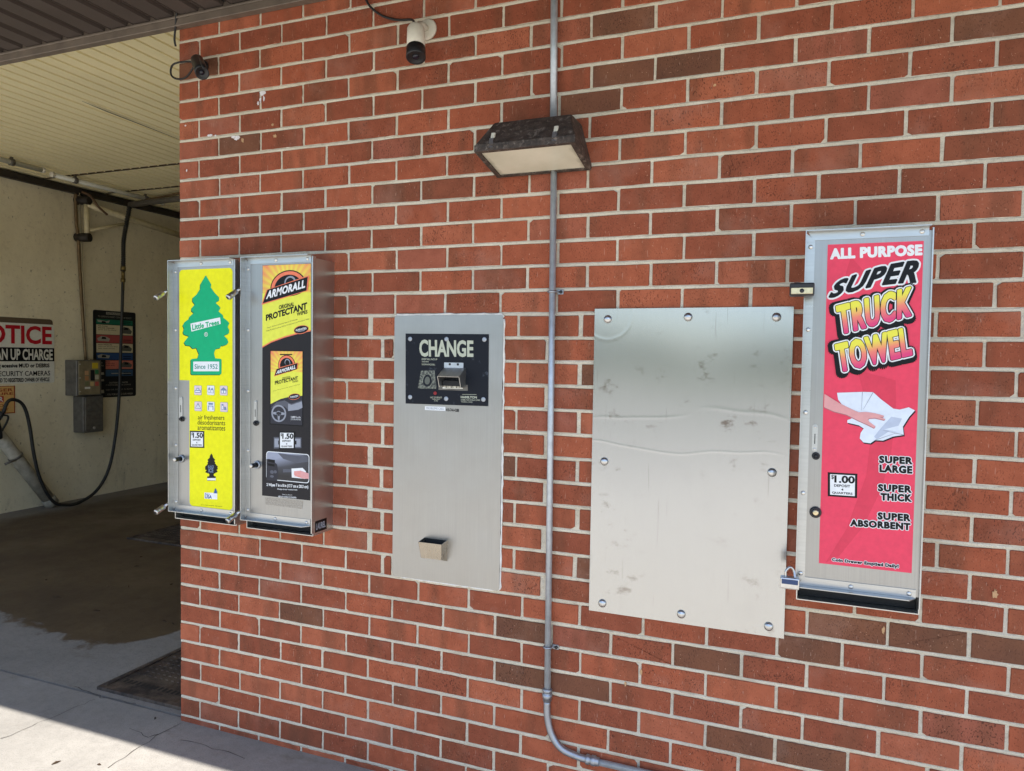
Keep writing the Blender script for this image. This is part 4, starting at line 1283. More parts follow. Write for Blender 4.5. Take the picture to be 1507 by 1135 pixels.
def badge(k, key, parent, s='GUARANTEED'):
    c, e, t_ = D[key]
    rx, rz = e[0] - c[0], t_[1] - c[1]
    b = nb(); poly(b, ellipse(c[0], c[1], rx * 1.05, rz * 1.12, 24, .15), lay(k)); bo = obj('guarantee_badge', b, orange, parent)
    b = nb(); poly(b, ellipse(c[0], c[1], rx, rz * .95, 24, .15), lay(k + 1)); obj('badge_face', b, black, bo)
    t = rx * .12
    lettering(s, [(c[0] - rx * .78, c[1] - rz * .15 - t), (c[0] + rx * .78, c[1] - rz * .15 + t), (c[0] + rx * .72, c[1] + rz * .35 + t), (c[0] - rx * .72, c[1] + rz * .35 - t)], lay(k + 2), white, bo, bold=.03)
    b = nb(); poly(b, [(c[0] - rx * .5, c[1] - rz * .5 - t * .5), (c[0] + rx * .5, c[1] - rz * .45 + t * .5), (c[0] + rx * .45, c[1] - rz * .25 + t * .5), (c[0] - rx * .5, c[1] - rz * .3 - t * .5)], lay(k + 2)); obj('badge_bar', b, greyl, bo)
_bd = D['b_badge']
def badge_sub(k, key): badge(k, key, m2)
badge(3, 'b_badge', m2)
# the printed pack
pk = D['b_pack']
qx0, qx1, qz0, qz1 = (pk[0][0] + pk[3][0]) / 2, (pk[1][0] + pk[2][0]) / 2, (pk[0][1] + pk[1][1]) / 2, (pk[2][1] + pk[3][1]) / 2
b = nb(); poly(b, [(qx0 - .004, qz0 - .004), (qx1 + .004, qz0 - .004), (qx1 + .004, qz1 + .004), (qx0 - .004, qz1 + .004)], lay(1)); pack = obj('pack_print', b, black, m2)
pc = [(qx0, D['b_pcurve'][0][1])] + D['b_pcurve'][1:-1] + [(qx1, D['b_pcurve'][-1][1])]
_g = bilerp([(qx0, qz0), (qx1, qz0), (qx1, qz1), (qx0, qz1)])
pac = (mid(D['b_pband'])[0], mid(D['b_pband'])[1] + .012)
M['sunburst2'] = radial('small_sunburst_ink', pac[0], pac[1] - .02, .125, srgb(236, 232, 70), srgb(236, 104, 92))
zc = pac[1] - .022
b = nb(); poly(b, [(qx0, zc), (qx1, zc), (qx1, qz1), (qx0, qz1)], lay(2)); obj('pack_sunburst', b, M['sunburst2'], pack)
b = nb(); poly(b, pc + [(qx1, zc), (qx0, zc)], lay(2)); obj('pack_field', b, lime, pack)
b = nb(); poly(b, [(qx0 + .0, qz0 + .0), (qx1, qz0)] + pc[::-1], lay(2)); obj('pack_scene', b, greyv, pack)
b = nb(); poly(b, D['b_pslot'], lay(3)); obj('pack_hanger', b, black, pack)
brand(D['b_pband'], D['b_plogo'], pac, (.037, .038), 3, pack)
lettering(None, None, lay(3), black, pack, lines=[('ORIGINAL', D['b_porig'], .01), ('PROTECTANT', D['b_pprot'], .035), ('WIPES', D['b_pwip'], .01), ('Cleans, Shines and Guards Against UV Damage', D['b_pline'], .0)])
badge(4, 'b_pbadge', m2)
b = nb(); poly(b, D['b_dash'], lay(3)); obj('dashboard_print', b, greyd, pack)
b = nb(); poly(b, [(x, z * 1.0 - .004) for x, z in D['b_dash'][3:9]], lay(4)); obj('dashboard_light', b, greyl, pack)
c, e, t_ = D['b_wheel']
rx, rz = e[0] - c[0], t_[1] - c[1]
b = nb()
o_ = ellipse(c[0], c[1], rx, rz, 28); i_ = ellipse(c[0], c[1], rx * .80, rz * .82, 28)
for k in range(28):
    j = (k + 1) % 28
    poly(b, [i_[k], o_[k], o_[j], i_[j]], lay(5))
for a0 in (0, 180, 270):
    a = R(a0); nx_, nz_ = -math.sin(a), math.cos(a)
    pts = [(c[0] + math.cos(a) * rx * s + nx_ * w, c[1] + math.sin(a) * rz * s + nz_ * w) for s, w in ((.2, -.006), (.85, -.003), (.85, .003), (.2, .006))]
    poly(b, pts, lay(5))
poly(b, ellipse(c[0], c[1], rx * .34, rz * .30, 18), lay(5))
obj('steering_wheel_print', b, greyl, pack)
b = nb(); poly(b, ellipse(c[0], c[1], rx * .22, rz * .2, 18), lay(6)); obj('wheel_hub_print', b, greyv, pack)
lettering(None, None, lay(3), white, pack, lines=[('2 WIPES 7 in x 8 in', sub(D['b_dtext'], 0, 1, .55, 1), .02), ('(17.7 cm x 20.3 cm)', sub(D['b_dtext'], 0, 1, 0, .42), .01)])
b = nb(); poly(b, D['b_strap'], lay(1)); obj('strap_print', b, greyd, pw)
f = bilerp(D['b_strap'])
b = nb(); poly(b, [f(.03, .12), f(.97, .12), f(.97, .88), f(.03, .88)], lay(2)); obj('strap_light_print', b, greyl, pw)
b = nb(); poly(b, [f(.17, .35), f(.83, .35), f(.83, .7), f(.17, .7)], lay(3)); obj('strap_clip_print', b, black, pw)
price_sticker(m2, D['b_price'], '1.50', lay(5))
q = D['b_pic']
xa, xb, za, zb = (q[0][0] + q[3][0]) / 2, (q[1][0] + q[2][0]) / 2, (q[0][1] + q[1][1]) / 2, (q[2][1] + q[3][1]) / 2
b = nb(); poly(b, rrect(xa, xb, za, zb, .012), lay(1)); pic = obj('photo_print', b, white, m2)
t = NT('dashboard_photo_ink'); g = t.n('ShaderNodeNewGeometry'); s = t.n('ShaderNodeSeparateXYZ'); t.l(g.outputs['Position'], s.inputs[0])
k1 = t.mask(s.outputs[2], za + .02, zb); k2 = t.mask(s.outputs[0], xb, xa)
t.set(color=t.ramp(t.math('MULTIPLY', k1, t.math('ADD', k2, .35)), [(0.0, srgb(30, 30, 36)), (.35, srgb(60, 62, 72)), (.8, srgb(150, 156, 176))]), rough=.35)
b = nb(); poly(b, rrect(xa + .0028, xb - .0028, za + .0028, zb - .0028, .0105), lay(2)); obj('photo_field', b, t.m, pic)
b = nb(); poly(b, D['b_pdash'], lay(3)); obj('photo_dashboard', b, greyv, pic)
f = bilerp([(xa, za), (xb, za), (xb, zb), (xa, zb)])
for u, v, w_, h_ in ((.13, .66, .08, .05), (.12, .52, .08, .04), (.14, .28, .05, .07), (.22, .30, .04, .06), (.14, .13, .05, .05)):
    b = nb(); poly(b, [f(u - w_, v - h_ + .02), f(u + w_, v - h_), f(u + w_, v + h_), f(u - w_, v + h_ + .02)] if w_ > .06 else [f(u + w_ * math.cos(a), v + h_ * math.sin(a)) for a in (0, 1.05, 2.1, 3.14, 4.2, 5.24)], lay(4)); obj('photo_gauge', b, black if w_ > .06 else greyd, pic)
b = nb(); poly(b, [f(.28, .96), f(.97, .9), f(.97, .74), f(.72, .66), (f(.40, .78))], lay(3)); obj('photo_dash_top', b, greyd, pic)
b = nb(); poly(b, [f(.40, .30), f(.62, .34), f(.62, .44), f(.40, .42)], lay(3)); obj('photo_sheen', b, greyd, pic)
b = nb(); poly(b, D['b_pcloth'], lay(4)); obj('photo_cloth', b, white, pic)
b = nb(); poly(b, D['b_phand'], lay(5)); obj('photo_hand', b, skin, pic)
_ph = bilerp([(D['b_phand'][0][0], D['b_phand'][4][1]), (D['b_phand'][2][0], D['b_phand'][4][1]), (D['b_phand'][2][0], D['b_phand'][1][1]), (D['b_phand'][0][0], D['b_phand'][1][1])])
b = nb()
for v in (.86, .66, .46, .27):
    poly(b, [_ph(-.02, v - .06), _ph(.45, v - .09), _ph(.45, v - .05), _ph(-.02, v - .02)], lay(6))
obj('photo_finger_lines', b, orange, pic)
lettering(None, None, lay(1), white, pw, lines=[('2 Wipes 7 in x 8 in (17.7 cm x 20.3 cm)', D['b_w1'], .03), ('Change drawer emptied daily.', D['b_w2'], .01), ('Not as shown', D['b_w3'], .0), ('KEEP OUT OF REACH OF CHILDREN.', D['b_w4'], .02)])
# adhesive residue below the poster
b = nb(); poly(b, [(bx0 + .016, bz0 - .032), (bx1 - .035, bz0 - .034), (bx1 - .03, bz0 - .004), (bx0 + .014, bz0 - .005)], lay(0)); obj('glue_residue', b, plain('glue_residue', srgb(168, 160, 148), .8, .2, .25, 220), m2)
# badge on the right side of the case
b = nb(); poly(b, [(-.112, .900), (-.040, .9), (-.040, .942), (-.112, .942)], .7578, 'yz', .0006); mb = obj('maker_badge', b, black, m2)
lettering('LAUREL', [(-.104, .910), (-.048, .910), (-.048, .932), (-.104, .932)], .7583, greyl, mb, 'yz', bold=.03)

# --- red towel poster
p = D['t_poster']
qx0, qx1, qz0, qz1 = p[3][0], (p[1][0] + p[2][0]) / 2, (p[2][1] + p[3][1]) / 2, (p[0][1] + p[1][1]) / 2
b = nb(); poly(b, [(qx0, qz0), (qx1, qz0), (qx1, qz1), (qx0 - .003, qz1)], lay(0), 'xz', .0004); pt = obj('poster', b, red, m3)
b = nb(); poly(b, D['t_dark'], lay(1)); obj('swoosh_print', b, dkred, pt)
b = nb(); poly(b, D['t_dark2'], lay(1)); obj('swoosh_print', b, dkred, pt)
lettering('ALL PURPOSE', D['t_allp'], lay(2), white, pt, bold=.02, spacing=1.1, fat=.0016)
arch = lambda u, v: .22 * math.sin(math.pi * u) * (1.0) - .05
lettering('SUPER', D['t_super'], lay(2), white, pt, bold=.02, warp=arch, shear=.06, spacing=1.12, fat=.0066, fatn=14)
lettering('SUPER', D['t_super'], lay(4), black, pt, bold=.02, warp=arch, shear=.06, spacing=1.12, fat=.0020)
def fat(q, s, base):
    dn = [(x - .003, z - .0045) for x, z in q]
    q = [(q[0][0] + .004, q[0][1] + .004), (q[1][0] - .004, q[1][1] + .004), (q[2][0] - .004, q[2][1] - .004), (q[3][0] + .004, q[3][1] - .004)]
    lettering(s, dn, lay(base), black, pt, bold=.02, spacing=1.14, fat=.0122, fatn=16)
    lettering(s, q, lay(base + 1), black, pt, bold=.02, spacing=1.14, fat=.0108, fatn=16)
    lettering(s, q, lay(base + 2), white, pt, bold=.02, spacing=1.14, fat=.0075, fatn=14)
    lettering(s, q, lay(base + 3), black, pt, bold=.02, spacing=1.14, fat=.0042, fatn=12)
    lettering(s, q, lay(base + 4), M['truckgrad'], pt, bold=.02, spacing=1.14, fat=.0024)
fat(D['t_truck'], 'TRUCK', 5)
fat(D['t_towel'], 'TOWEL', 10)
b = nb(); poly(b, [(x + .0022, z - .0035) for x, z in D['t_cloth']], lay(2)); obj('cloth_shadow_print', b, navy, pt)
b = nb(); poly(b, D['t_cloth'], lay(3)); obj('cloth_print', b, cloth, pt)
b = nb(); poly(b, D['t_fold'], lay(4)); obj('cloth_fold_print', b, clothsh, pt)
cl = D['t_cloth']
b = nb()
def line2(bm, a, c, w, d):
    v = Vector((c[0] - a[0], c[1] - a[1])); v.normalize()
    poly(bm, [(a[0] - v.y * w, a[1] + v.x * w), (c[0] - v.y * w * .4, c[1] + v.x * w * .4), (c[0] + v.y * w * .4, c[1] - v.x * w * .4), (a[0] + v.y * w, a[1] - v.x * w)], d)
line2(b, cl[2], (cl[2][0] - .022, cl[2][1] - .046), .0008, lay(5))
line2(b, cl[1], (cl[1][0] - .001, cl[1][1] - .05), .0006, lay(5))
line2(b, cl[10], (cl[10][0] - .05, cl[10][1] + .010), .0008, lay(5))
line2(b, cl[13], (cl[13][0] + .05, cl[13][1] + .022), .0007, lay(5))
obj('cloth_crease_print', b, greyl, pt)
hd = [(max(x, qx0 + .0005), z) for x, z in D['t_hand']]
b = nb(); poly(b, [(x, z - .0022) for x, z in hd], lay(5)); obj('hand_shade_print', b, P('skin_shade', 176, 116, 124), pt)
b = nb(); poly(b, hd, lay(6)); obj('hand_print', b, skin, pt)
def trim_q(q, k=.07):
    g_ = bilerp(q); return [g_(0, k), g_(1, k), g_(1, 1 - k), g_(0, 1 - k)]
for lines in ([('SUPER', D['t_sl1']), ('LARGE', D['t_sl2'])], [('SUPER', D['t_st1']), ('THICK', D['t_st2'])], [('SUPER', D['t_sa1']), ('ABSORBENT', D['t_sa2'])]):
    lettering(None, None, lay(2), white, pt, lines=[(s, trim_q(q), .02) for s, q in lines], spacing=1.14, fat=.0030, fatn=12)
    lettering(None, None, lay(3), black, pt, lines=[(s, trim_q(q), .025) for s, q in lines], spacing=1.14, fat=.0010, fatn=8)
lettering('Coin Drawer Emptied Daily!', D['t_coin'], lay(2), white, pt, bold=.02, spacing=1.1, fat=.0018, fatn=8)
lettering('Coin Drawer Emptied Daily!', D['t_coin'], lay(3), black, pt, bold=.03, spacing=1.1, fat=.0004, fatn=5)
price_sticker(m3, D['t_price'], '1.00', lay(2))

# ------------------------------------------------------------------ padlocks
def barrel_lock(x, y, z, vec, label):
    root = thing('padlock', label, 'padlock', (x, y, z), 'padlocks on the vending machines')
    a = Vector(vec).normalized(); L = Vector(vec).length
    p0 = Vector((x, y, z))
    bm = nb(); lathe(bm, p0 + a * .014, a, [(0, .0085), (.002, .0105), (L * .72, .0105), (L * .78, .0098), (L * .80, .0112), (L, .0112), (L + .002, .0095), (L + .002, 0)], 16)
    obj('lock_body', bm, M['chrome'], root)
    bm = nb(); lathe(bm, p0 + a * (.0162 + L), a, [(0, .006), (.0008, .0055), (.0009, 0)], 12)
    obj('keyhole', bm, M['blackplastic'], root)
    bm = nb(); lathe(bm, p0 - a * .010, a, [(0, .0045), (.002, .0055), (.026, .0055)], 12)
    obj('locking_pin', bm, M['chrome'], root)
barrel_lock(.090, -.150, 1.786, (-.006, -.032, -.022), 'silver barrel lock high on the left edge of the yellow poster machine')
barrel_lock(.090, -.150, .953, (-.006, -.034, -.017), 'silver barrel lock low on the left edge of the yellow poster machine')
barrel_lock(.446, -.150, 1.786, (-.010, -.032, -.025), 'silver barrel lock high between the yellow poster machine and the wipes machine')
barrel_lock(.446, -.150, .955, (-.010, -.034, -.019), 'silver barrel lock low between the yellow poster machine and the wipes machine')

def box_lock(x, y, z, w, h, dpt, label, hang):
    root = thing('padlock', label, 'padlock', (x, y, z), 'padlocks on the vending machines')
    bm = nb(); box(bm, x - w / 2, x + w / 2, y - dpt / 2, y + dpt / 2, z - h / 2, z + h / 2, .004, 2)
    body = obj('lock_body', bm, M['chrome'] if hang else M['blackplastic'], root)
    bm = nb(); box(bm, x - w / 2 + .004, x + w / 2 - .004, y - dpt / 2 - .0012, y - dpt / 2 + .004, z - h * .05 if hang else z - h * .38, z + h * .36 if hang else z + h * .12, .001)
    obj('lock_face', bm, M['brass'] if not hang else P('lock_band', 62, 78, 112), body)
    bm = nb(); lathe(bm, (x, y - dpt / 2 - .0012, z - h * .13) if not hang else (x, y - .002, z - h / 2), (0, -1, 0) if not hang else (0, 0, -1), [(0, .006), (.0012, .0055), (.0013, 0)], 12)
    obj('keyhole', bm, M['blackplastic'] if not hang else M['brass'], body)
    bm = nb()
    if hang:
        tube(bm, smooth_path([(x - w * .22, y, z + h * .4), (x - w * .22, y, z + h * .95), (x - w * .0, y + .004, z + h * 1.3), (x + w * .2, y + .008, z + h * .95), (x + w * .26, y, z + h * .4)], 5), .0034, 8)
    else:
        tube(bm, smooth_path([(x - .016, y + dpt * .3, z + .006), (x - .016, y + dpt * .8, z + .022), (x + .006, y + dpt * .95, z + .016), (x + .012, y + dpt * .4, z + .004)], 5), .0042, 8)
    obj('shackle', bm, M['chrome'], root)
box_lock(2.376, -.172, 1.742, .062, .034, .044, 'dark padlock with a brass key face high on the left edge of the towel machine', False)
box_lock(2.368, -.158, .940, .050, .032, .026, 'blue banded padlock low on the left edge of the towel machine', True)

# ------------------------------------------------------------------ change machine
ch = thing('change_machine', 'brushed steel change machine panel with a black bill plate and coin cup', 'change machine', (1.232, 0, .746))
b = nb(); poly(b, rrect(1.0205, 1.4425, .747, 1.6935, .010), -.006, 'xz', .006)
obj('face_plate', b, M['steel'], ch)
rnd = random.Random(5)
def bead(pts, name='sealant_bead'):
    bm = nb(); path = []
    for (ax, az), (bx_, bz_) in zip(pts, pts[1:]):
        n_ = max(2, int(math.hypot(bx_ - ax, bz_ - az) / .02))
        for k in range(n_):
            f_ = k / n_; path.append((ax + (bx_ - ax) * f_ + rnd.uniform(-.0015, .0015), -.001 + rnd.uniform(-.001, .001), az + (bz_ - az) * f_ + rnd.uniform(-.0015, .0015)))
    path.append((pts[-1][0], -.001, pts[-1][1]))
    tube(bm, path, [rnd.uniform(.002, .0055) for _ in path], 6)
    obj(name, bm, M['caulk'], ch)
bead([(1.022, 1.69), (1.03, 1.6955), (1.20, 1.697), (1.435, 1.6955), (1.4445, 1.686)])
bead([(1.4445, 1.68), (1.445, 1.2), (1.445, .76), (1.436, .746)])
bead([(1.43, .7455), (1.25, .745), (1.03, .746)])
p = D['c_panel']; q = [p[0], p[1], p[2], p[3]]
b = nb(); poly(b, [p[0], p[1], p[2], p[3]], -.0088, 'xz', .003); bp = obj('bill_plate', b, None or M.setdefault('billplate', (lambda t: t.set(color=t.mix(t.mask(t.noise(t.geo(), 22.0, 6.0, .7), .60, .78), srgb(20, 24, 34), srgb(92, 100, 112)), rough=.42, spec=.2))(NT('scuffed_black_plate'))), ch)
PY = -.0092
lettering('CHANGE', D['c_change'], PY, bone, bp, bold=.025, fat=.0006)
lettering(None, None, PY, bone, bp, lines=[('INSERT BILL FACE UP', D['c_s1'], .01), ('THIS WAY', D['c_s2'], .01), ('SHOWN FACE BILL', D['c_s3'], .01)])
lettering(None, None, PY, bone, bp, lines=[('OUT OF SERVICE', D['c_o1'], .01), ('WHEN LIGHT', D['c_o2'], .01), ('IS ON', D['c_o3'], .01)])
lettering(None, None, PY, bone, bp, lines=[('HAMILTON', D['c_h1'], .035), ('HAMILTON SCALE CORP.', D['c_h2'], .01), ('TOLEDO, OHIO', D['c_h3'], .01)])
b = nb(); poly(b, D['c_hl'], PY); obj('rule_print', b, bone, bp)
t = NT('banknote_ink'); v = t.geo()
t.set(color=t.mix(t.mask(t.noise(v, 110.0, 4.0, .7), .42, .58), srgb(42, 46, 48), srgb(128, 132, 120)), rough=.4)
b = nb(); poly(b, D['c_bill'], PY); bill = obj('banknote_print', b, t.m, bp)
f = bilerp(D['c_bill'])
b = nb(); poly(b, [f(.5 + .27 * math.cos(a * .3927), .45 + .34 * math.sin(a * .3927)) for a in range(16)], PY - .0004); obj('banknote_oval', b, navy, bp)
b = nb(); poly(b, [f(.5 + .16 * math.cos(a * .3927), .45 + .22 * math.sin(a * .3927)) for a in range(16)], PY - .0008); obj('banknote_portrait', b, P('note_grey', 100, 104, 98), bp)
rx, rz = D['c_red'][0]
b = nb(); lathe(b, (rx, PY + .0004, rz), (0, -1, 0), [(0, .0065), (.002, .0065), (.0028, .004), (.003, 0)], 14); obj('indicator_lamp', b, P('indicator', 150, 50, 54), bp)
for k, (x, z) in enumerate(D['c_scr']):
    b = nb(); lathe(b, (x, PY + .0004, z), (0, -1, 0), [(0, .0085), (.0008, .0085), (.0016, .006), (.0012, .0022), (.0012, 0)], 14); obj('screw', b, M['galv2'], bp)
# bill hood
hp = D['c_hood']
TLx, TRx = hp[0][0], hp[1][0]
zt_, zb_ = (hp[0][1] + hp[1][1]) / 2, hp[4][1] + .004
b = nb()
xl, xr = TLx + .006, TRx + .006
ztop, zmid, zlow = zt_, zt_ - .030, zt_ - .066
yo = -.062
def panel(pts, th):
    vs = [Vector(p_) for p_ in pts]
    n_ = (vs[1] - vs[0]).cross(vs[2] - vs[0]).normalized() * th
    hexa(b, [vs[0], vs[1], vs[2], vs[3], vs[0] + n_, vs[1] + n_, vs[2] + n_, vs[3] + n_])
panel([(xl, PY, ztop), (xl, yo, zmid), (xr, yo, zmid), (xr, PY, ztop)], .0016)
panel([(xl, PY, ztop), (xl, yo, zmid), (xl, yo + .014, zlow), (xl, PY, zlow)], .0016)
panel([(xr, PY, ztop), (xr, yo, zmid), (xr, yo + .014, zlow), (xr, PY, zlow)], .0016)
hood = obj('bill_hood', b, M['case'], ch, True)
b = nb(); box(b, xl + .004, xr - .004, PY - .020, PY - .001, zlow + .004, zlow + .022); obj('bill_slot', b, M['dark'], hood)
bk = D['c_brk']
b = nb(); box(b, bk[3][0], bk[2][0], PY - .002, PY + .0005, ztop + .001, bk[2][1]); obj('hood_bracket', b, M['galv'], ch)
for k in (.3, .72):
    b = nb(); lathe(b, (bk[3][0] + (bk[2][0] - bk[3][0]) * k, PY - .002, mid(bk)[1] + .002), (0, -1, 0), [(0, .0042), (.002, .0038), (.0022, 0)], 10); obj('bracket_screw', b, M['blackplastic'], ch)
b = nb(); poly(b, D['c_tagb'], PY - .0006, 'xz', .001); obj('slot_plate', b, M['oldsteel'], ch)
b = nb(); poly(b, D['c_tag'], PY - .0012, 'xz', .0004); tg = obj('denomination_tag', b, P('paper', 224, 222, 212), ch)
f = bilerp(D['c_tag'])
lettering(None, None, PY - .0017, black, tg, lines=[('$1', [f(.14, .2), f(.28, .2), f(.28, .8), f(.14, .8)], .01), ('$5', [f(.40, .2), f(.54, .2), f(.54, .8), f(.40, .8)], .01), ('$10', [f(.66, .2), f(.88, .2), f(.88, .8), f(.66, .8)], .01)])
b = nb(); poly(b, D['c_stk'], -.0066, 'xz', .0004); sk = obj('phone_sticker', b, white, ch)
f = bilerp(D['c_stk'])
lettering('PROBLEMS CALL', [f(.08, .22), f(.94, .22), f(.94, .78), f(.08, .78)], -.0070, greyl, sk, bold=.0)
lettering('410-744-4288', D['c_ph'], -.0066, black, ch, bold=.02)
# coin cup
b = nb()
cx0, cx1, cz0, cz1 = 1.151, 1.243, .838, .896
hexa(b, [(cx0 + .006, -.040, cz0), (cx1 - .006, -.040, cz0), (cx1 - .006, -.0385, cz0), (cx0 + .006, -.0385, cz0), (cx0, -.052, cz1), (cx1, -.052, cz1), (cx1, -.0505, cz1), (cx0, -.0505, cz1)])
hexa(b, [(cx0 + .006, -.040, cz0), (cx0 + .0075, -.040, cz0), (cx0 + .0015, -.006, cz0 - .012), (cx0, -.006, cz0 - .012), (cx0, -.052, cz1), (cx0 + .0015, -.052, cz1), (cx0 + .0015, -.006, cz1 + .006), (cx0, -.006, cz1 + .006)])
hexa(b, [(cx1 - .0075, -.040, cz0), (cx1 - .006, -.040, cz0), (cx1, -.006, cz0 - .012), (cx1 - .0015, -.006, cz0 - .012), (cx1 - .0015, -.052, cz1), (cx1, -.052, cz1), (cx1, -.006, cz1 + .006), (cx1 - .0015, -.006, cz1 + .006)])
cup = obj('coin_cup', b, M['cup'], ch, True)
b = nb(); box(b, cx0 + .002, cx1 - .002, -.0075, -.0062, cz0 + .002, cz1 + .004); obj('coin_chute', b, M['dark'], cup)
b = nb(); hexa(b, [(cx0 + .007, -.039, cz0 + .001), (cx1 - .007, -.039, cz0 + .001), (cx1 - .002, -.008, cz0 + .012), (cx0 + .002, -.008, cz0 + .012), (cx0 + .007, -.039, cz0 + .003), (cx1 - .007, -.039, cz0 + .003), (cx1 - .002, -.008, cz0 + .014), (cx0 + .002, -.008, cz0 + .014)]); obj('cup_floor', b, M['cup'], cup, True)

# ------------------------------------------------------------------ blank steel plate
pl = thing('cover_plate', 'blank polished steel sheet bolted to the bricks right of the conduit', 'steel plate', (2.06, 0, .725))
b = nb()
nx_, nz_ = 16, 24
gx = lambda i: 1.7605 + (2.3575 - 1.7605) * i / nx_
gz = lambda k: .7255 + (1.7095 - .7255) * k / nz_
vv = [[b.verts.new((gx(i), -.006 , gz(k))) for i in range(nx_ + 1)] for k in range(nz_ + 1)]
for k in range(nz_):
    for i in range(nx_):
        b.faces.new((vv[k][i], vv[k][i + 1], vv[k + 1][i + 1], vv[k + 1][i]))
ed = [vv[0][i] for i in range(nx_ + 1)] + [vv[k][nx_] for k in range(1, nz_ + 1)] + [vv[nz_][i] for i in range(nx_ - 1, -1, -1)] + [vv[k][0] for k in range(nz_ - 1, 0, -1)]
bk_ = [b.verts.new(v_.co + Vector((0, .0035, 0))) for v_ in ed]
for k in range(len(ed)):
    j = (k + 1) % len(ed)
    b.faces.new((ed[k], bk_[k], bk_[j], ed[j]))
obj('sheet', b, M['plate'], pl)
bm = nb(); lathe(bm, (0, 0, 0), (0, -1, 0), [(0, .0135), (.002, .0135), (.006, .011), (.0088, .006), (.0096, .0015), (.0097, 0)], 18)
BOLT = shared('bolt', bm, M['chrome'])
for x, z in [(1.804, 1.676), (2.056, 1.681), (2.311, 1.679), (1.802, 1.218), (2.311, 1.219), (1.805, .755), (2.057, .756), (2.314, .756)]:
    place('bolt', BOLT, (x, -.0062, z), pl)

# ------------------------------------------------------------------ conduit
cd = thing('conduit', 'galvanised electrical conduit running down the brick wall and bending right near the ground', 'conduit', (1.62, 0, .3))
CR = .0105
b = nb(); cyl(b, (1.606, -.016, 2.868), (1.613, -.016, 2.31), CR + .001, 14); obj('pipe', b, M['galv'], cd)
b = nb(); cyl(b, (1.617, -.016, 2.17), (1.6255, -.016, .445), CR, 14); obj('pipe', b, M['galv'], cd)
b = nb(); tube(b, smooth_path([(1.6255, -.016, .40), (1.628, -.016, .345), (1.645, -.016, .288), (1.680, -.016, .250), (1.735, -.016, .236), (1.775, -.016, .2335)], 6), CR + .0012, 14); obj('elbow', b, M['galv2'], cd)
b = nb(); cyl(b, (1.80, -.016, .2325), (5.1, -.016, .226), CR, 14); obj('pipe', b, M['galv'], cd)
def coupling(p0, ax):
    bm = nb(); lathe(bm, p0, ax, [(0, .0125), (.004, .0165), (.012, .0165), (.014, .0135), (.018, .0135), (.020, .017), (.032, .017), (.034, .0145), (.044, .0145), (.046, .012)], 10)
    obj('coupling', bm, M['galv2'], cd)
coupling((1.6255, -.016, .446), (0, 0, -1))
coupling((1.762, -.016, .2338), (1, 0, 0))
for z, x in ((1.766, 1.619), (.584, 1.6248)):
    b = nb()
    tube(b, [(x - .0125, -.004, z), (x - .012, -.02, z), (x, -.0292, z), (x + .012, -.02, z), (x + .0125, -.003, z), (x + .03, -.003, z)], .0045, 6)
    box(b, x + .012, x + .034, -.005, -.001, z - .008, z + .008, .001)
    st = obj('strap', b, M['galv2'], cd)
    b = nb(); lathe(b, (x + .026, -.005, z), (0, -1, 0), [(0, .006), (.003, .0055), (.0045, .003), (.0046, 0)], 10); obj('strap_screw', b, M['blackplastic'], st)

# ------------------------------------------------------------------ wall lamp
wl = thing('wall_lamp', 'dark weathered wall lamp with a cloudy lens facing down, above the change machine', 'wall lamp', (1.575, 0, 2.16))
xa, xb = 1.416, 1.742
def lp(u, v):   # lens plane: u across, v from wall (0) to outer edge (1)
    return (xa + (xb - xa) * u, -.012 - .19 * v, 2.152 + .035 * v)
b = nb()
bot = [lp(0, 1), lp(1, 1), lp(1, 0), lp(0, 0)]
dz = .020
up = [(x, y, z + dz) for x, y, z in bot]
# four frame bars round the lens
def bar(p0, p1, p2, p3):
    hexa(b, [p0, p1, p2, p3] + [(x, y, z + dz) for x, y, z in (p0, p1, p2, p3)])
w_ = .05
bar(lp(0, 1), lp(1, 1), lp(1, .93), lp(0, .93)); bar(lp(0, .07), lp(1, .07), lp(1, 0), lp(0, 0))
bar(lp(0, .93), lp(w_, .93), lp(w_, .07), lp(0, .07)); bar(lp(1 - w_, .93), lp(1, .93), lp(1, .07), lp(1 - w_, .07))
obj('lens_frame', b, M['bronze'], wl, True)
b = nb()
lens = [lp(w_ * .8, .94), lp(1 - w_ * .8, .94), lp(1 - w_ * .8, .06), lp(w_ * .8, .06)]
hexa(b, [(x, y, z + .004) for x, y, z in lens] + [(x, y, z + .009) for x, y, z in lens]); obj('lens', b, M['lampglass'], wl, True)
b = nb()
sec0 = up
sec1 = [(xa + .022, -.150, 2.268), (xb - .028, -.150, 2.268), (xb - .028, -.004, 2.268), (xa + .022, -.004, 2.268)]
sec2 = [(xa + .030, -.120, 2.298), (xb - .036, -.120, 2.298), (xb - .036, -.004, 2.300), (xa + .030, -.004, 2.300)]
sec3 = [(xa + .042, -.095, 2.306), (xb - .048, -.095, 2.306), (xb - .048, -.004, 2.310), (xa + .042, -.004, 2.310)]
secs = [[b.verts.new(p_) for p_ in s_] for s_ in (sec0, sec1, sec2, sec3)]
for s0, s1 in zip(secs, secs[1:]):
    for k in range(4):
        b.faces.new((s0[k], s0[(k + 1) % 4], s1[(k + 1) % 4], s1[k]))
b.faces.new(secs[-1]); b.faces.new(secs[0][::-1])
bmesh.ops.bevel(b, geom=[e for e in b.edges if not e.is_boundary], offset=.003, segments=1, affect='EDGES')
obj('housing', b, M['bronze'], wl, True)
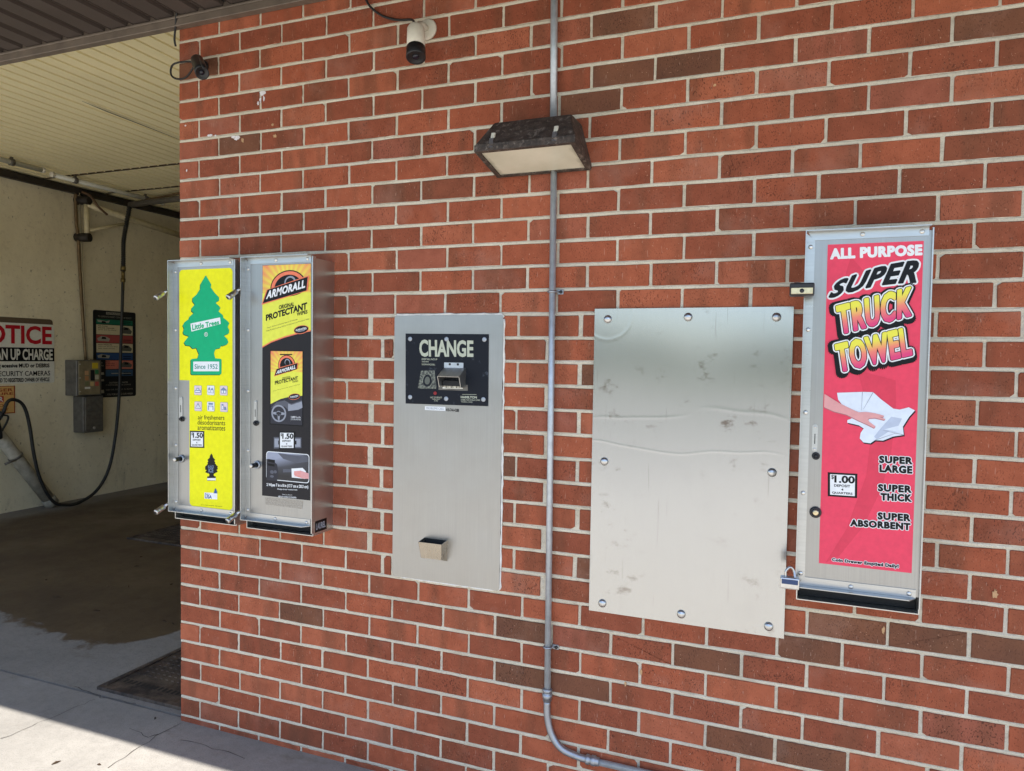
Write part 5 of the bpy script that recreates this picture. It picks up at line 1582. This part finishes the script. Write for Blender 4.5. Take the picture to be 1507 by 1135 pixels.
for u in (.17, .80):
    x = xa + (xb - xa) * u
    b = nb()
    hexa(b, [(x - .007, -.203, 2.196), (x + .007, -.203, 2.196), (x + .007, -.199, 2.196), (x - .007, -.199, 2.196), (x - .007, -.196, 2.226), (x + .007, -.196, 2.226), (x + .007, -.190, 2.226), (x - .007, -.190, 2.226)])
    cl_ = obj('clip', b, M['chrome'], wl, True)
    b = nb(); hexa(b, [(x - .006, -.190, 2.228), (x + .006, -.190, 2.228), (x + .006, -.183, 2.230), (x - .006, -.183, 2.230), (x - .006, -.181, 2.247), (x + .006, -.181, 2.247), (x + .006, -.174, 2.247), (x - .006, -.174, 2.247)])
    obj('clip_catch', b, M['whiteplastic'], cl_, True)

# ------------------------------------------------------------------ security cameras
wc = thing('security_camera', 'white bullet security camera with a black nose and a loose cable, above the change machine', 'camera', (1.138, 0, 2.685))
b = nb(); lathe(b, (1.140, -.001, 2.688), (0, -1, 0), [(0, .036), (.006, .036), (.012, .030), (.013, 0)], 22); obj('base', b, M['whiteplastic'], wc)
b = nb(); tube(b, [(1.140, -.012, 2.688), (1.136, -.040, 2.688), (1.126, -.062, 2.672), (1.122, -.070, 2.66)], [.012, .013, .013, .012], 10); obj('bracket', b, M['whiteplastic'], wc)
p0 = Vector((1.124, -.056, 2.678)); p1 = Vector((1.146, -.094, 2.556)); ax = (p1 - p0).normalized(); Lc = (p1 - p0).length
b = nb(); lathe(b, p0, ax, [(0, .016), (.004, .026), (.012, .030), (Lc * .70, .0315)], 20); obj('body', b, M['whiteplastic'], wc)
b = nb(); lathe(b, p0 + ax * Lc * .70, ax, [(0, .0325), (Lc * .30, .0335), (Lc * .32, .031), (Lc * .29, .026), (Lc * .27, 0)], 20); hs = obj('nose', b, M['blackplastic'], wc)
b = nb(); lathe(b, p0 + ax * Lc * .95, ax, [(0, .012), (.006, .011), (.008, .006), (.0085, 0)], 14); obj('lens', b, M['lens'], hs)
b = nb(); tube(b, smooth_path([(1.121, -.058, 2.684), (1.095, -.035, 2.715), (1.02, -.008, 2.738), (.955, -.008, 2.765), (.90, -.010, 2.815), (.880, -.012, 2.884)], 6), .0042, 7); obj('cable', b, M['rubber'], wc)
bk_c = thing('security_camera', 'small black bullet security camera with a looped cable at the top corner of the wall', 'camera', (.11, 0, 2.70))
b = nb(); lathe(b, (.128, -.001, 2.694), (0, -1, 0), [(0, .026), (.006, .026), (.010, .020), (.011, 0)], 18); obj('base', b, M['blackplastic'], bk_c)
b = nb(); tube(b, [(.128, -.01, 2.694), (.13, -.028, 2.694), (.142, -.040, 2.69)], [.010, .011, .011], 9); obj('bracket', b, M['blackplastic'], bk_c)
p0 = Vector((.130, -.036, 2.708)); p1 = Vector((.218, -.098, 2.622)); ax = (p1 - p0).normalized(); Lc = (p1 - p0).length
b = nb(); lathe(b, p0, ax, [(0, .018), (.005, .024), (Lc * .80, .025), (Lc, .0255), (Lc * .96, .021), (Lc * .93, 0)], 18); bb_ = obj('body', b, M['blackplastic'], bk_c)
b = nb(); lathe(b, p0 + ax * Lc * .94, ax, [(0, .010), (.004, .009), (.006, 0)], 12); obj('lens', b, M['lens'], bb_)
b = nb(); u_, w2 = ring_frame(ax); tube(b, [p0 + ax * Lc * .55 + Vector((.016, -.012, .021)), p0 + ax * Lc * 1.05 + Vector((.020, -.016, .022)), p0 + ax * Lc * 1.2 + Vector((.022, -.016, .018))], [.006, .008, .005], 6); obj('sun_shield', b, M['blackplastic'], bk_c)
b = nb(); tube(b, smooth_path([(.124, -.034, 2.70), (.075, -.030, 2.655), (.02, -.022, 2.652), (-.022, -.02, 2.675), (-.012, -.02, 2.715), (.05, -.012, 2.722), (.10, -.012, 2.71)], 6), .0038, 7)
tube(b, smooth_path([(-.006, -.012, 2.79), (-.004, -.02, 2.815), (.012, -.03, 2.855), (.035, -.045, 2.90), (.06, -.05, 2.925)], 5), .0042, 7); obj('cable', b, M['rubber'], bk_c)
# ------------------------------------------------------------------ inside the wash bay
BXW = -4.6
def bay_sign(name, label, y0, y1, z0, z1, mat, x=BXW + .006, th=.004):
    b = nb(); poly(b, rrect(y0, y1, z0, z1, .02, 3), x, 'yz', th)
    o = obj(name, b, mat)
    return tag(o, label, 'sign')
ns = bay_sign('notice_sign', 'white notice sign with red heading and black band on the bay wall', 1.98, 2.800, 1.232, 1.815, signwhite)
b = nb(); poly(b, rrect(1.98, 2.79, 1.78, 1.868, .03, 3), BXW + .002, 'yz', .002); obj('backing_board', b, P('board_brown', 96, 82, 66), ns)
b = nb(); poly(b, [(1.981, 1.447), (2.799, 1.447), (2.799, 1.580), (1.981, 1.580)], BXW + .0075, 'yz'); obj('black_band', b, black, ns)
lx = BXW + .0085
lettering('NOTICE', quadline(1.985, 2.768, 1.622, 1.788), lx, redband, ns, 'yz', bold=.03)
lettering('CLEAN UP CHARGE', quadline(2.10, 2.778, 1.463, 1.563), lx + .001, signwhite, ns, 'yz', bold=.03)
lettering(None, None, lx, black, ns, 'yz', lines=[('for bringing ecessive MUD or DEBRIS', quadline(2.06, 2.745, 1.376, 1.424), .03), ('SECURITY CAMERAS', quadline(2.222, 2.752, 1.305, 1.352), .01), ('BILLED TO REGISTERED OWNER OF VEHICLE', quadline(2.207, 2.745, 1.248, 1.284), .03)])
osn = bay_sign('trigger_sign', 'rusty tan sign about the trigger pressure below the notice sign', 1.95, 2.402, .948, 1.212, tan)
b = nb()
for q in ([(1.95, 1.206), (2.402, 1.206), (2.402, 1.212), (1.95, 1.212)], [(2.392, .948), (2.402, .948), (2.402, 1.206), (2.392, 1.206)], [(1.95, .948), (2.392, .948), (2.392, .957), (1.95, .957)]):
    poly(b, q, BXW + .0068, 'yz')
obj('rust_edge', b, rust, osn)
b = nb(); poly(b, [(1.99, 1.058), (2.296, 1.058), (2.296, 1.116), (1.99, 1.116)], BXW + .007, 'yz'); obj('red_block', b, redband, osn)
lettering(None, None, BXW + .0075, rust, osn, 'yz', lines=[('TRIGGER', quadline(2.05, 2.380, 1.160, 1.188), .02), ('PRESSURE', quadline(2.03, 2.384, 1.126, 1.150), .02), ('DO NOT', quadline(2.1, 2.33, 1.016, 1.04), .02), ('POINT AWAY', quadline(2.05, 2.34, .978, 1.0), .02)])
lettering('DANGER', quadline(2.02, 2.288, 1.066, 1.108), BXW + .0080, signwhite, osn, 'yz', bold=.04)
# instruction board with coloured rows
ib = bay_sign('instruction_board', 'dark wash instruction board with green, red and blue rows beside the coin box', 3.235, 3.766, 1.055, 2.0, P('board_black', 34, 34, 36))
x1_ = BXW + .0072
bands = [(1.852, 1.905, (30, 104, 82)), (1.740, 1.845, (206, 194, 160)), (1.650, 1.735, (164, 76, 74)), (1.545, 1.644, (206, 194, 160)), (1.466, 1.538, (46, 76, 122)), (1.364, 1.458, (206, 122, 106)), (1.285, 1.356, (58, 88, 120))]
rnd = random.Random(11)
for k, (z0, z1, c) in enumerate(bands):
    b = nb(); poly(b, quadline(3.27, 3.725, z0, z1), x1_, 'yz'); bd = obj('colour_row', b, P('row%d' % k, *c), ib)
    yc = 3.36 if k % 2 == 0 else 3.64
    if k < 6:
        b = nb(); poly(b, [(yc - .07, z0 + .02), (yc + .06, z0 + .015), (yc + .075, z0 + .045), (yc + .03, z1 - .02), (yc - .03, z1 - .012), (yc - .08, z0 + .045)], x1_ + .001, 'yz'); obj('car_print', b, P('car_print', 158, 154, 142) if k % 2 == 0 else P('car_print_dark', 92, 92, 84), bd)
        b = nb(); poly(b, [(yc - .03, z1 - .045), (yc + .03, z1 - .045), (yc + .02, z1 - .024), (yc - .02, z1 - .02)], x1_ + .002, 'yz'); obj('car_window_print', b, black, bd)
    else:
        b = nb(); poly(b, quadline(3.45, 3.70, z0 + .025, z0 + .035), x1_ + .001, 'yz'); obj('row_line', b, P('car_print', 158, 154, 142), bd)
    if k % 2:
        lettering(None, None, x1_ + .001, black, bd, 'yz', lines=[(s_, quadline(3.29, 3.29 + w2_, z1 - .022 - j * .02, z1 - .009 - j * .02), .01) for j, (s_, w2_) in enumerate([(('PRE SOAK', .12), ('ENGINE CLEANER', .2), ('spray and let stand', .22)), (('HIGH PRESSURE', .17), ('rinse from the top down', .24), ('keep nozzle moving', .2)), (('SPOT FREE', .14), ('do not wipe dry', .2), ('leave bay when done', .2))][k // 2])])
    else:
        b = nb(); poly(b, quadline(3.60, 3.70, z0 + .012, z0 + .02), x1_ + .001, 'yz'); poly(b, quadline(3.60, 3.70, z0 + .032, z0 + .04), x1_ + .001, 'yz'); obj('row_line', b, black, bd)
b = nb(); poly(b, quadline(3.39, 3.60, 1.958, 1.985), x1_, 'yz'); hd_ = obj('heading_plate', b, P('car_print', 158, 154, 142), ib)
lettering('INSTRUCTIONS', quadline(3.40, 3.59, 1.963, 1.981), x1_ + .001, black, hd_, 'yz', bold=.01)
lettering(None, None, x1_, P('car_print', 158, 154, 142), ib, 'yz', lines=[('TO OPERATE INSERT COINS AND SELECT', quadline(3.29, 3.71, 1.925, 1.942), .0), ('CAUTION HOT WATER', quadline(3.42, 3.66, 1.205, 1.222), .01), ('NOT RESPONSIBLE FOR DAMAGE', quadline(3.35, 3.70, 1.18, 1.195), .0), ('NO MUD OR DEBRIS IN BAYS', quadline(3.30, 3.72, 1.13, 1.145), .0), ('THANK YOU FOR USING OUR WASH', quadline(3.30, 3.72, 1.075, 1.095), .02)])

# coin boxes on the bay wall
cb = thing('coin_box', 'grey wash control box with a worn button panel and side poster on the bay wall', 'coin box', (BXW, 3.1, 1.09))
b = nb(); box(b, BXW, BXW + .17, 2.915, 3.20, 1.095, 1.462, .006); obj('housing', b, M['boxgrey'], cb)
b = nb(); box(b, BXW + .17, BXW + .176, 3.035 - .10, 3.175, 1.105, 1.452, .002); fp = obj('front_panel', b, M['boxface'], cb)
xf = BXW + .1772
def bchip(y0, y1, z0, z1, m, nm='button'):
    b = nb(); poly(b, quadline(y0, y1, z0, z1), xf + .003, 'yz', .003); return obj(nm, b, m, fp)
bchip(3.085, 3.150, 1.375, 1.435, P('yellow_tag', 196, 172, 48), 'yellow_tag')
bchip(3.065, 3.11, 1.25, 1.36, P('board_black', 34, 34, 36), 'selector_dial')
for k, (y, z, c) in enumerate([(3.02, 1.33, (190, 150, 110)), (3.02, 1.275, (180, 130, 90)), (3.02, 1.22, (120, 120, 90)), (3.135, 1.34, (60, 120, 80)), (3.135, 1.285, (190, 184, 160)), (3.08, 1.215, (196, 170, 120)), (3.135, 1.215, (186, 90, 80))]):
    bchip(y - .018, y + .022, z - .022, z + .022, P('btn%d' % k, *c))
bchip(3.0, 3.06, 1.165, 1.185, signwhite, 'label_strip')
for y, z in ((2.95, 1.42), (2.95, 1.28), (2.95, 1.14)):
    b = nb(); lathe(b, (xf - .002, y, z), (1, 0, 0), [(0, .007), (.003, .006), (.004, 0)], 10); obj('screw', b, M['rivet'], fp)
b = nb(); poly(b, quadline(3.195, 3.37, 1.075, 1.468), BXW + .02, 'yz', .018); sp = obj('side_poster', b, P('board_black', 34, 34, 36), cb)
for z0, z1 in ((1.30, 1.33), (1.23, 1.255), (1.10, 1.14)):
    b = nb(); poly(b, [(3.22, z0), (3.35, z0 + .004), (3.345, z1), (3.23, z1 - .006)], BXW + .0212, 'yz'); obj('poster_print', b, P('car_print', 158, 154, 142), sp)
lettering(None, None, BXW + .0212, P('car_print', 158, 154, 142), sp, 'yz', lines=[('FOAM BRUSH', quadline(3.21, 3.33, 1.425, 1.44), .01), ('TRI COLOR WAX', quadline(3.21, 3.35, 1.395, 1.41), .01)])
cb2 = thing('coin_vault', 'lower grey coin vault with a small handle under the wash control box', 'coin vault', (BXW, 3.12, .71))
b = nb(); box(b, BXW, BXW + .15, 3.0, 3.235, .705, 1.088, .006); obj('housing', b, M['boxgrey'], cb2)
b = nb(); box(b, BXW + .15, BXW + .156, 3.02, 3.222, .722, 1.075, .003); vd = obj('vault_door', b, M['oldsteel'], cb2)
b = nb(); hexa(b, [(BXW + .156, 3.05, .925), (BXW + .175, 3.05, .92), (BXW + .175, 3.15, .928), (BXW + .156, 3.15, .93), (BXW + .156, 3.05, .94), (BXW + .172, 3.05, .935), (BXW + .172, 3.15, .940), (BXW + .156, 3.15, .944)]); obj('handle', b, M['boxgrey'], vd, True)
b = nb(); lathe(b, (BXW + .156, 3.12, .752), (1, 0, 0), [(0, .016), (.004, .015), (.005, .009), (.0052, 0)], 12); obj('lock', b, M['rivet'], vd)
fp_pipe = thing('feed_pipe', 'thin brown feed pipe running down the bay wall to the wash control box', 'pipe', (BXW, 3.05, 1.47))
b = nb(); tube(b, smooth_path([(BXW + .03, 3.026, 3.19), (BXW + .03, 3.03, 2.9), (BXW + .035, 3.05, 2.72), (BXW + .03, 3.062, 2.5), (BXW + .04, 3.09, 1.9), (BXW + .06, 3.105, 1.463)], 5), .016, 8); obj('pipe', b, plain('rusted_pipe', srgb(112, 92, 64), .5, .3, .3, 18), fp_pipe)
b = nb(); tube(b, [(BXW + .055, 3.05, 3.19), (BXW + .06, 3.08, 2.3), (BXW + .075, 3.115, 1.463)], .006, 6); obj('side_cable', b, P('cable_grey', 150, 140, 118), fp_pipe)

# overhead swing boom with hose
bm_ = thing('swing_boom', 'grey overhead swing boom under the bay ceiling carrying the wash hose', 'boom', (-2.4, 3.3, 3.25))
b = nb(); tube(b, [(-4.35, 3.49, 3.145), (-3.5, 3.43, 3.15), (-2.4, 3.35, 3.16)], .030, 10); obj('boom_tube', b, M['oldsteel'], bm_)
b = nb(); tube(b, [(-4.28, 3.485, 3.165), (-3.6, 3.44, 3.205), (-2.9, 3.39, 3.235)], .011, 6); obj('stay_rod', b, plain('rusted_rod', srgb(108, 88, 60), .6, .3, .3, 18), bm_)
b = nb(); cyl(b, (-2.4, 3.35, 3.10), (-2.4, 3.35, 3.252), .05, 12); obj('pivot', b, M['oldsteel'], bm_)
hs_ = D['hose']
ho = thing('pressure_hose', 'black pressure hose hanging from the boom in a loop to the floor', 'hose', (-4.35, 2.9, .02))
hx = lambda z: -4.33 if z > .3 else -4.33 - 0.02 * (1 - max(z, 0) / .3)
pts = [(-4.33, y, max(z, .022)) for y, z in hs_]
b = nb(); tube(b, smooth_path(pts[4:], 5), .0155, 8); obj('hose', b, M['rubber'], ho)
b = nb()
sp_ = smooth_path([(-4.35, 3.49, 3.145)] + pts[1:5], 9)
tube(b, sp_, .019, 10)
obj('hose_sleeve', b, M['rubber'], ho)
b = nb()
for k in range(2, len(sp_) - 1):
    d_ = (sp_[k + 1] - sp_[k - 1]).normalized()
    lathe(b, sp_[k] - d_ * .005, d_, [(0, .02), (.003, .026), (.007, .026), (.010, .02)], 10)
obj('spring_coil', b, M['rubber'], ho)
b = nb(); lathe(b, (-4.33, hs_[4][0] + .003, hs_[4][1] + .06), (0, -.02, -1), [(0, .024), (.02, .027), (.05, .027), (.052, .018), (.13, .018), (.132, .024), (.17, .024), (.172, .017), (.26, .016), (.262, .0145)], 10); obj('hose_fitting', b, plain('aged_brass', srgb(120, 104, 62), .4, .7, .2, 30), ho)
# wand gun resting in the holder tube
wg = thing('spray_gun', 'black spray gun hanging at the end of the hose on the bay wall', 'spray gun', (-4.42, 2.15, .9))
b = nb(); tube(b, smooth_path([(-4.36, 2.128, .985), (-4.38, 2.12, .94), (-4.40, 2.10, .90)], 4), .022, 8); tube(b, smooth_path([(-4.40, 2.06, .95), (-4.40, 2.10, .90), (-4.41, 2.13, .80), (-4.43, 2.145, .74)], 4), [.03] * 5 + [.026] * 8, 8); obj('gun_body', b, M['rubber'], wg)
b = nb(); tube(b, smooth_path([(-4.39, 2.12, .955), (-4.385, 2.17, .952), (-4.385, 2.198, .935), (-4.39, 2.185, .88), (-4.40, 2.15, .81), (-4.41, 2.13, .79)], 4), .009, 6); obj('trigger_guard', b, M['rubber'], wg)
b = nb(); tube(b, [(-4.36, 2.128, .985), (-4.35, 2.146, 1.03), (-4.335, 2.16, 1.06)], .012, 8); obj('swivel', b, plain('brass_swivel', srgb(136, 118, 70), .4, .7), wg)
wt = thing('wand_holder', 'worn white pipe leaning on the bay wall as a wand holder', 'wand holder', (-4.5, 2.66, 0))
pa, pb = Vector((-4.52, 2.10, .90)), Vector((-4.47, 2.665, .04))
b = nb(); tube(b, [pa, pb], .058, 16); obj('tube', b, M['pvc'], wt)
b = nb(); lathe(b, pb - (pb - pa).normalized() * .06, (pb - pa), [(0, .060), (.005, .066), (.08, .066), (.082, .05)], 16); obj('end_cap', b, M['pvc'], wt)
b = nb(); pm = pa + (pb - pa) * .42; lathe(b, pm, (pb - pa), [(-.012, .060), (-.010, .066), (.010, .066), (.012, .06)], 16); cyl(b, pm + Vector((.05, -.03, -.02)), pm + Vector((.05, -.13, -.05)), .012, 8); obj('clamp', b, M['oldsteel'], wt)

# wall bracket boom
wbk = thing('wall_bracket', 'cream triangular wall bracket boom high on the bay wall with dark pivots', 'bracket', (-4.6, 3.1, 2.75))
b = nb(); tube(b, [(-4.50, 3.09, 3.075), (-4.40, 4.283, 2.935)], .034, 8); obj('upper_arm', b, M['cream_pipe'], wbk)
b = nb(); tube(b, [(-4.50, 3.10, 2.805), (-4.46, 3.56, 2.965)], .018, 8); obj('brace', b, M['cream_pipe'], wbk)
b = nb(); tube(b, [(-4.50, 3.09, 3.12), (-4.50, 3.10, 2.70)], .026, 8); obj('pivot_post', b, M['cream_pipe'], wbk)
for z in (3.115, 2.735):
    b = nb(); tube(b, [(-4.598, 3.05, z), (-4.46, 3.10, z)], .045, 10); obj('pivot_bracket', b, M['blackpipe'], wbk)
b = nb(); lathe(b, (-4.40, 4.25, 2.935), (0, 1, 0), [(0, .03), (.02, .045), (.05, .045), (.07, .03)], 10); obj('end_swivel', b, M['blackpipe'], wbk)
b = nb(); tube(b, [(-4.40, 4.245, 2.93), (-4.40, 4.245, 2.0), (-4.42, 4.30, 1.0)], .018, 8); obj('drop_hose', b, M['rubber'], wbk)
b = nb(); tube(b, smooth_path([(-4.52, 3.06, 3.20), (-4.45, 3.10, 3.16), (-4.42, 3.17, 3.06), (-4.42, 3.27, 3.0)], 5), .012, 6); obj('feed_loop', b, plain('brown_hose', srgb(96, 70, 46), .6), wbk)

# tube lights under the ceiling
def strip_light(y0, y1, x, label):
    r_ = thing('strip_light', label, 'strip light', (x, (y0 + y1) / 2, 3.24), 'strip lights under the bay ceiling')
    b = nb(); tube(b, [(x, y0, 3.20), (x, y1, 3.20)], .022, 10); obj('light_tube', b, M['tubeglass'], r_)
    for k in (.18, .82):
        y = y0 + (y1 - y0) * k
        b = nb(); lathe(b, (x, y - .02, 3.20), (0, 1, 0), [(0, .024), (.002, .031), (.038, .031), (.04, .024)], 10); box(b, x - .01, x + .01, y - .01, y + .01, 3.22, 3.245); obj('clip', b, M['oldsteel'], r_)
    for y in (y0, y1):
        b = nb(); lathe(b, (x, y - .015, 3.20), (0, 1, 0), [(0, .02), (.002, .026), (.028, .026), (.03, .02)], 10); obj('end_cap', b, M['whiteplastic'], r_)
strip_light(.75, 2.32, -4.06, 'milky strip light tube under the bay ceiling nearer the opening')
strip_light(2.46, 3.72, -4.13, 'milky strip light tube under the bay ceiling further back near the boom')

# drain covers in the floor
def cover(name, label, x0, x1, y0, y1, slots):
    r_ = thing(name, label, 'drain cover', ((x0 + x1) / 2, (y0 + y1) / 2, 0))
    b = nb()
    w_ = .028
    box(b, x0, x1, y0, y0 + w_, -.02, .012, .002); box(b, x0, x1, y1 - w_, y1, -.02, .012, .002)
    box(b, x0, x0 + w_, y0 + w_, y1 - w_, -.02, .012, .002); box(b, x1 - w_, x1, y0 + w_, y1 - w_, -.02, .012, .002)
    obj('frame', b, M['cover'], r_)
    b = nb(); box(b, x0 + w_ + .004, x1 - w_ - .004, y0 + w_ + .004, y1 - w_ - .004, -.01, .008, .001); pl_ = obj('plate', b, M['cover'], r_)
    rnd_ = random.Random(int(x0 * 100))
    b = nb(); n_ = int((x1 - x0) / .026)
    for k in range(2, n_ - 2):
        for rowi in range(slots):
            y = y0 + .10 + rowi * .055
            x = x0 + (x1 - x0) * (k + .5) / n_
            box(b, x - .007, x + .007, y - .016, y + .016, .0078, .0086)
    so = obj('slot', b, M['dark'], pl_); so['kind'] = 'stuff'
    # raised tread studs
    b = nb()
    for i_ in range(int((x1 - x0) / .035) - 2):
        for k in range(int((y1 - y0 - .20) / .035)):
            x, y = x0 + .06 + i_ * .035 + (k % 2) * .0175, y0 + .18 + k * .035
            if x < x1 - .05 and y < y1 - .05:
                hexa(b, [(x - .009, y - .003, .008), (x + .009, y - .003, .008), (x + .009, y + .003, .008), (x - .009, y + .003, .008), (x - .006, y - .001, .0105), (x + .006, y - .001, .0105), (x + .006, y + .001, .0105), (x - .006, y + .001, .0105)])
    so = obj('tread_studs', b, M['cover'], pl_); so['kind'] = 'stuff'
cover('drain_cover', 'rusty steel drain cover with a row of slots beside the brick wall corner', -.575, -.012, .065, .565, 1)
cover('drain_cover', 'dark slotted drain cover in the middle of the wet bay floor', -2.75, -1.75, 2.07, 2.64, 8)

# twigs and leaf litter on the bay floor
lit = nb(); rnd = random.Random(21)
for k in range(34):
    if k < 26:
        x, y = rnd.uniform(-2.3, -.6), rnd.uniform(.5, 2.0)
    else:
        x, y = rnd.uniform(-1.0, .5), rnd.uniform(-.45, .2)
        if x > 0 and y > -.02: y = -.05
    a = rnd.uniform(0, 6.28); L = rnd.uniform(.006, .03) * (1 if k < 26 else .6); w_ = rnd.uniform(.0015, .005)
    ux, uy = math.cos(a), math.sin(a)
    z = .001
    hexa(lit, [(x - ux * L, y - uy * L, z), (x + uy * w_, y - ux * w_, z), (x + ux * L, y + uy * L, z), (x - uy * w_, y + ux * w_, z), (x - ux * L, y - uy * L, z + .002), (x + uy * w_, y - ux * w_, z + .006), (x + ux * L, y + uy * L, z + .003), (x - uy * w_, y + ux * w_, z + .005)])
ll = obj('leaf_litter', lit, plain('dry_leaves', srgb(62, 46, 30), .9, 0, .3, 12), None, True)
ll['kind'] = 'stuff'

# tree belt across the car park, behind the camera: it shows only as reflections in the metal
tb = nb(); rnd = random.Random(33)
for k in range(9000):
    cx = rnd.uniform(-58, 58)
    hmax = 3.2 + 1.0 * math.sin(cx * .31) + .7 * math.sin(cx * .9 + 1)
    z = .3 + (hmax - .3) * rnd.random() ** .8
    y = -48 + rnd.uniform(-3, 3)
    s = rnd.uniform(.25, .6)
    n_ = Vector((rnd.uniform(-1, 1), rnd.uniform(-1, 1), rnd.uniform(-.4, 1))).normalized()
    u, w2 = ring_frame(n_)
    c = Vector((cx, y, z))
    tb.faces.new([tb.verts.new(c + u * s), tb.verts.new(c + w2 * s * .6), tb.verts.new(c - u * s), tb.verts.new(c - w2 * s * .6)])
to = obj('tree_belt', tb, plain('far_foliage', (.08, .11, .05), .8, 0, .35, .6))
to['kind'] = 'stuff'
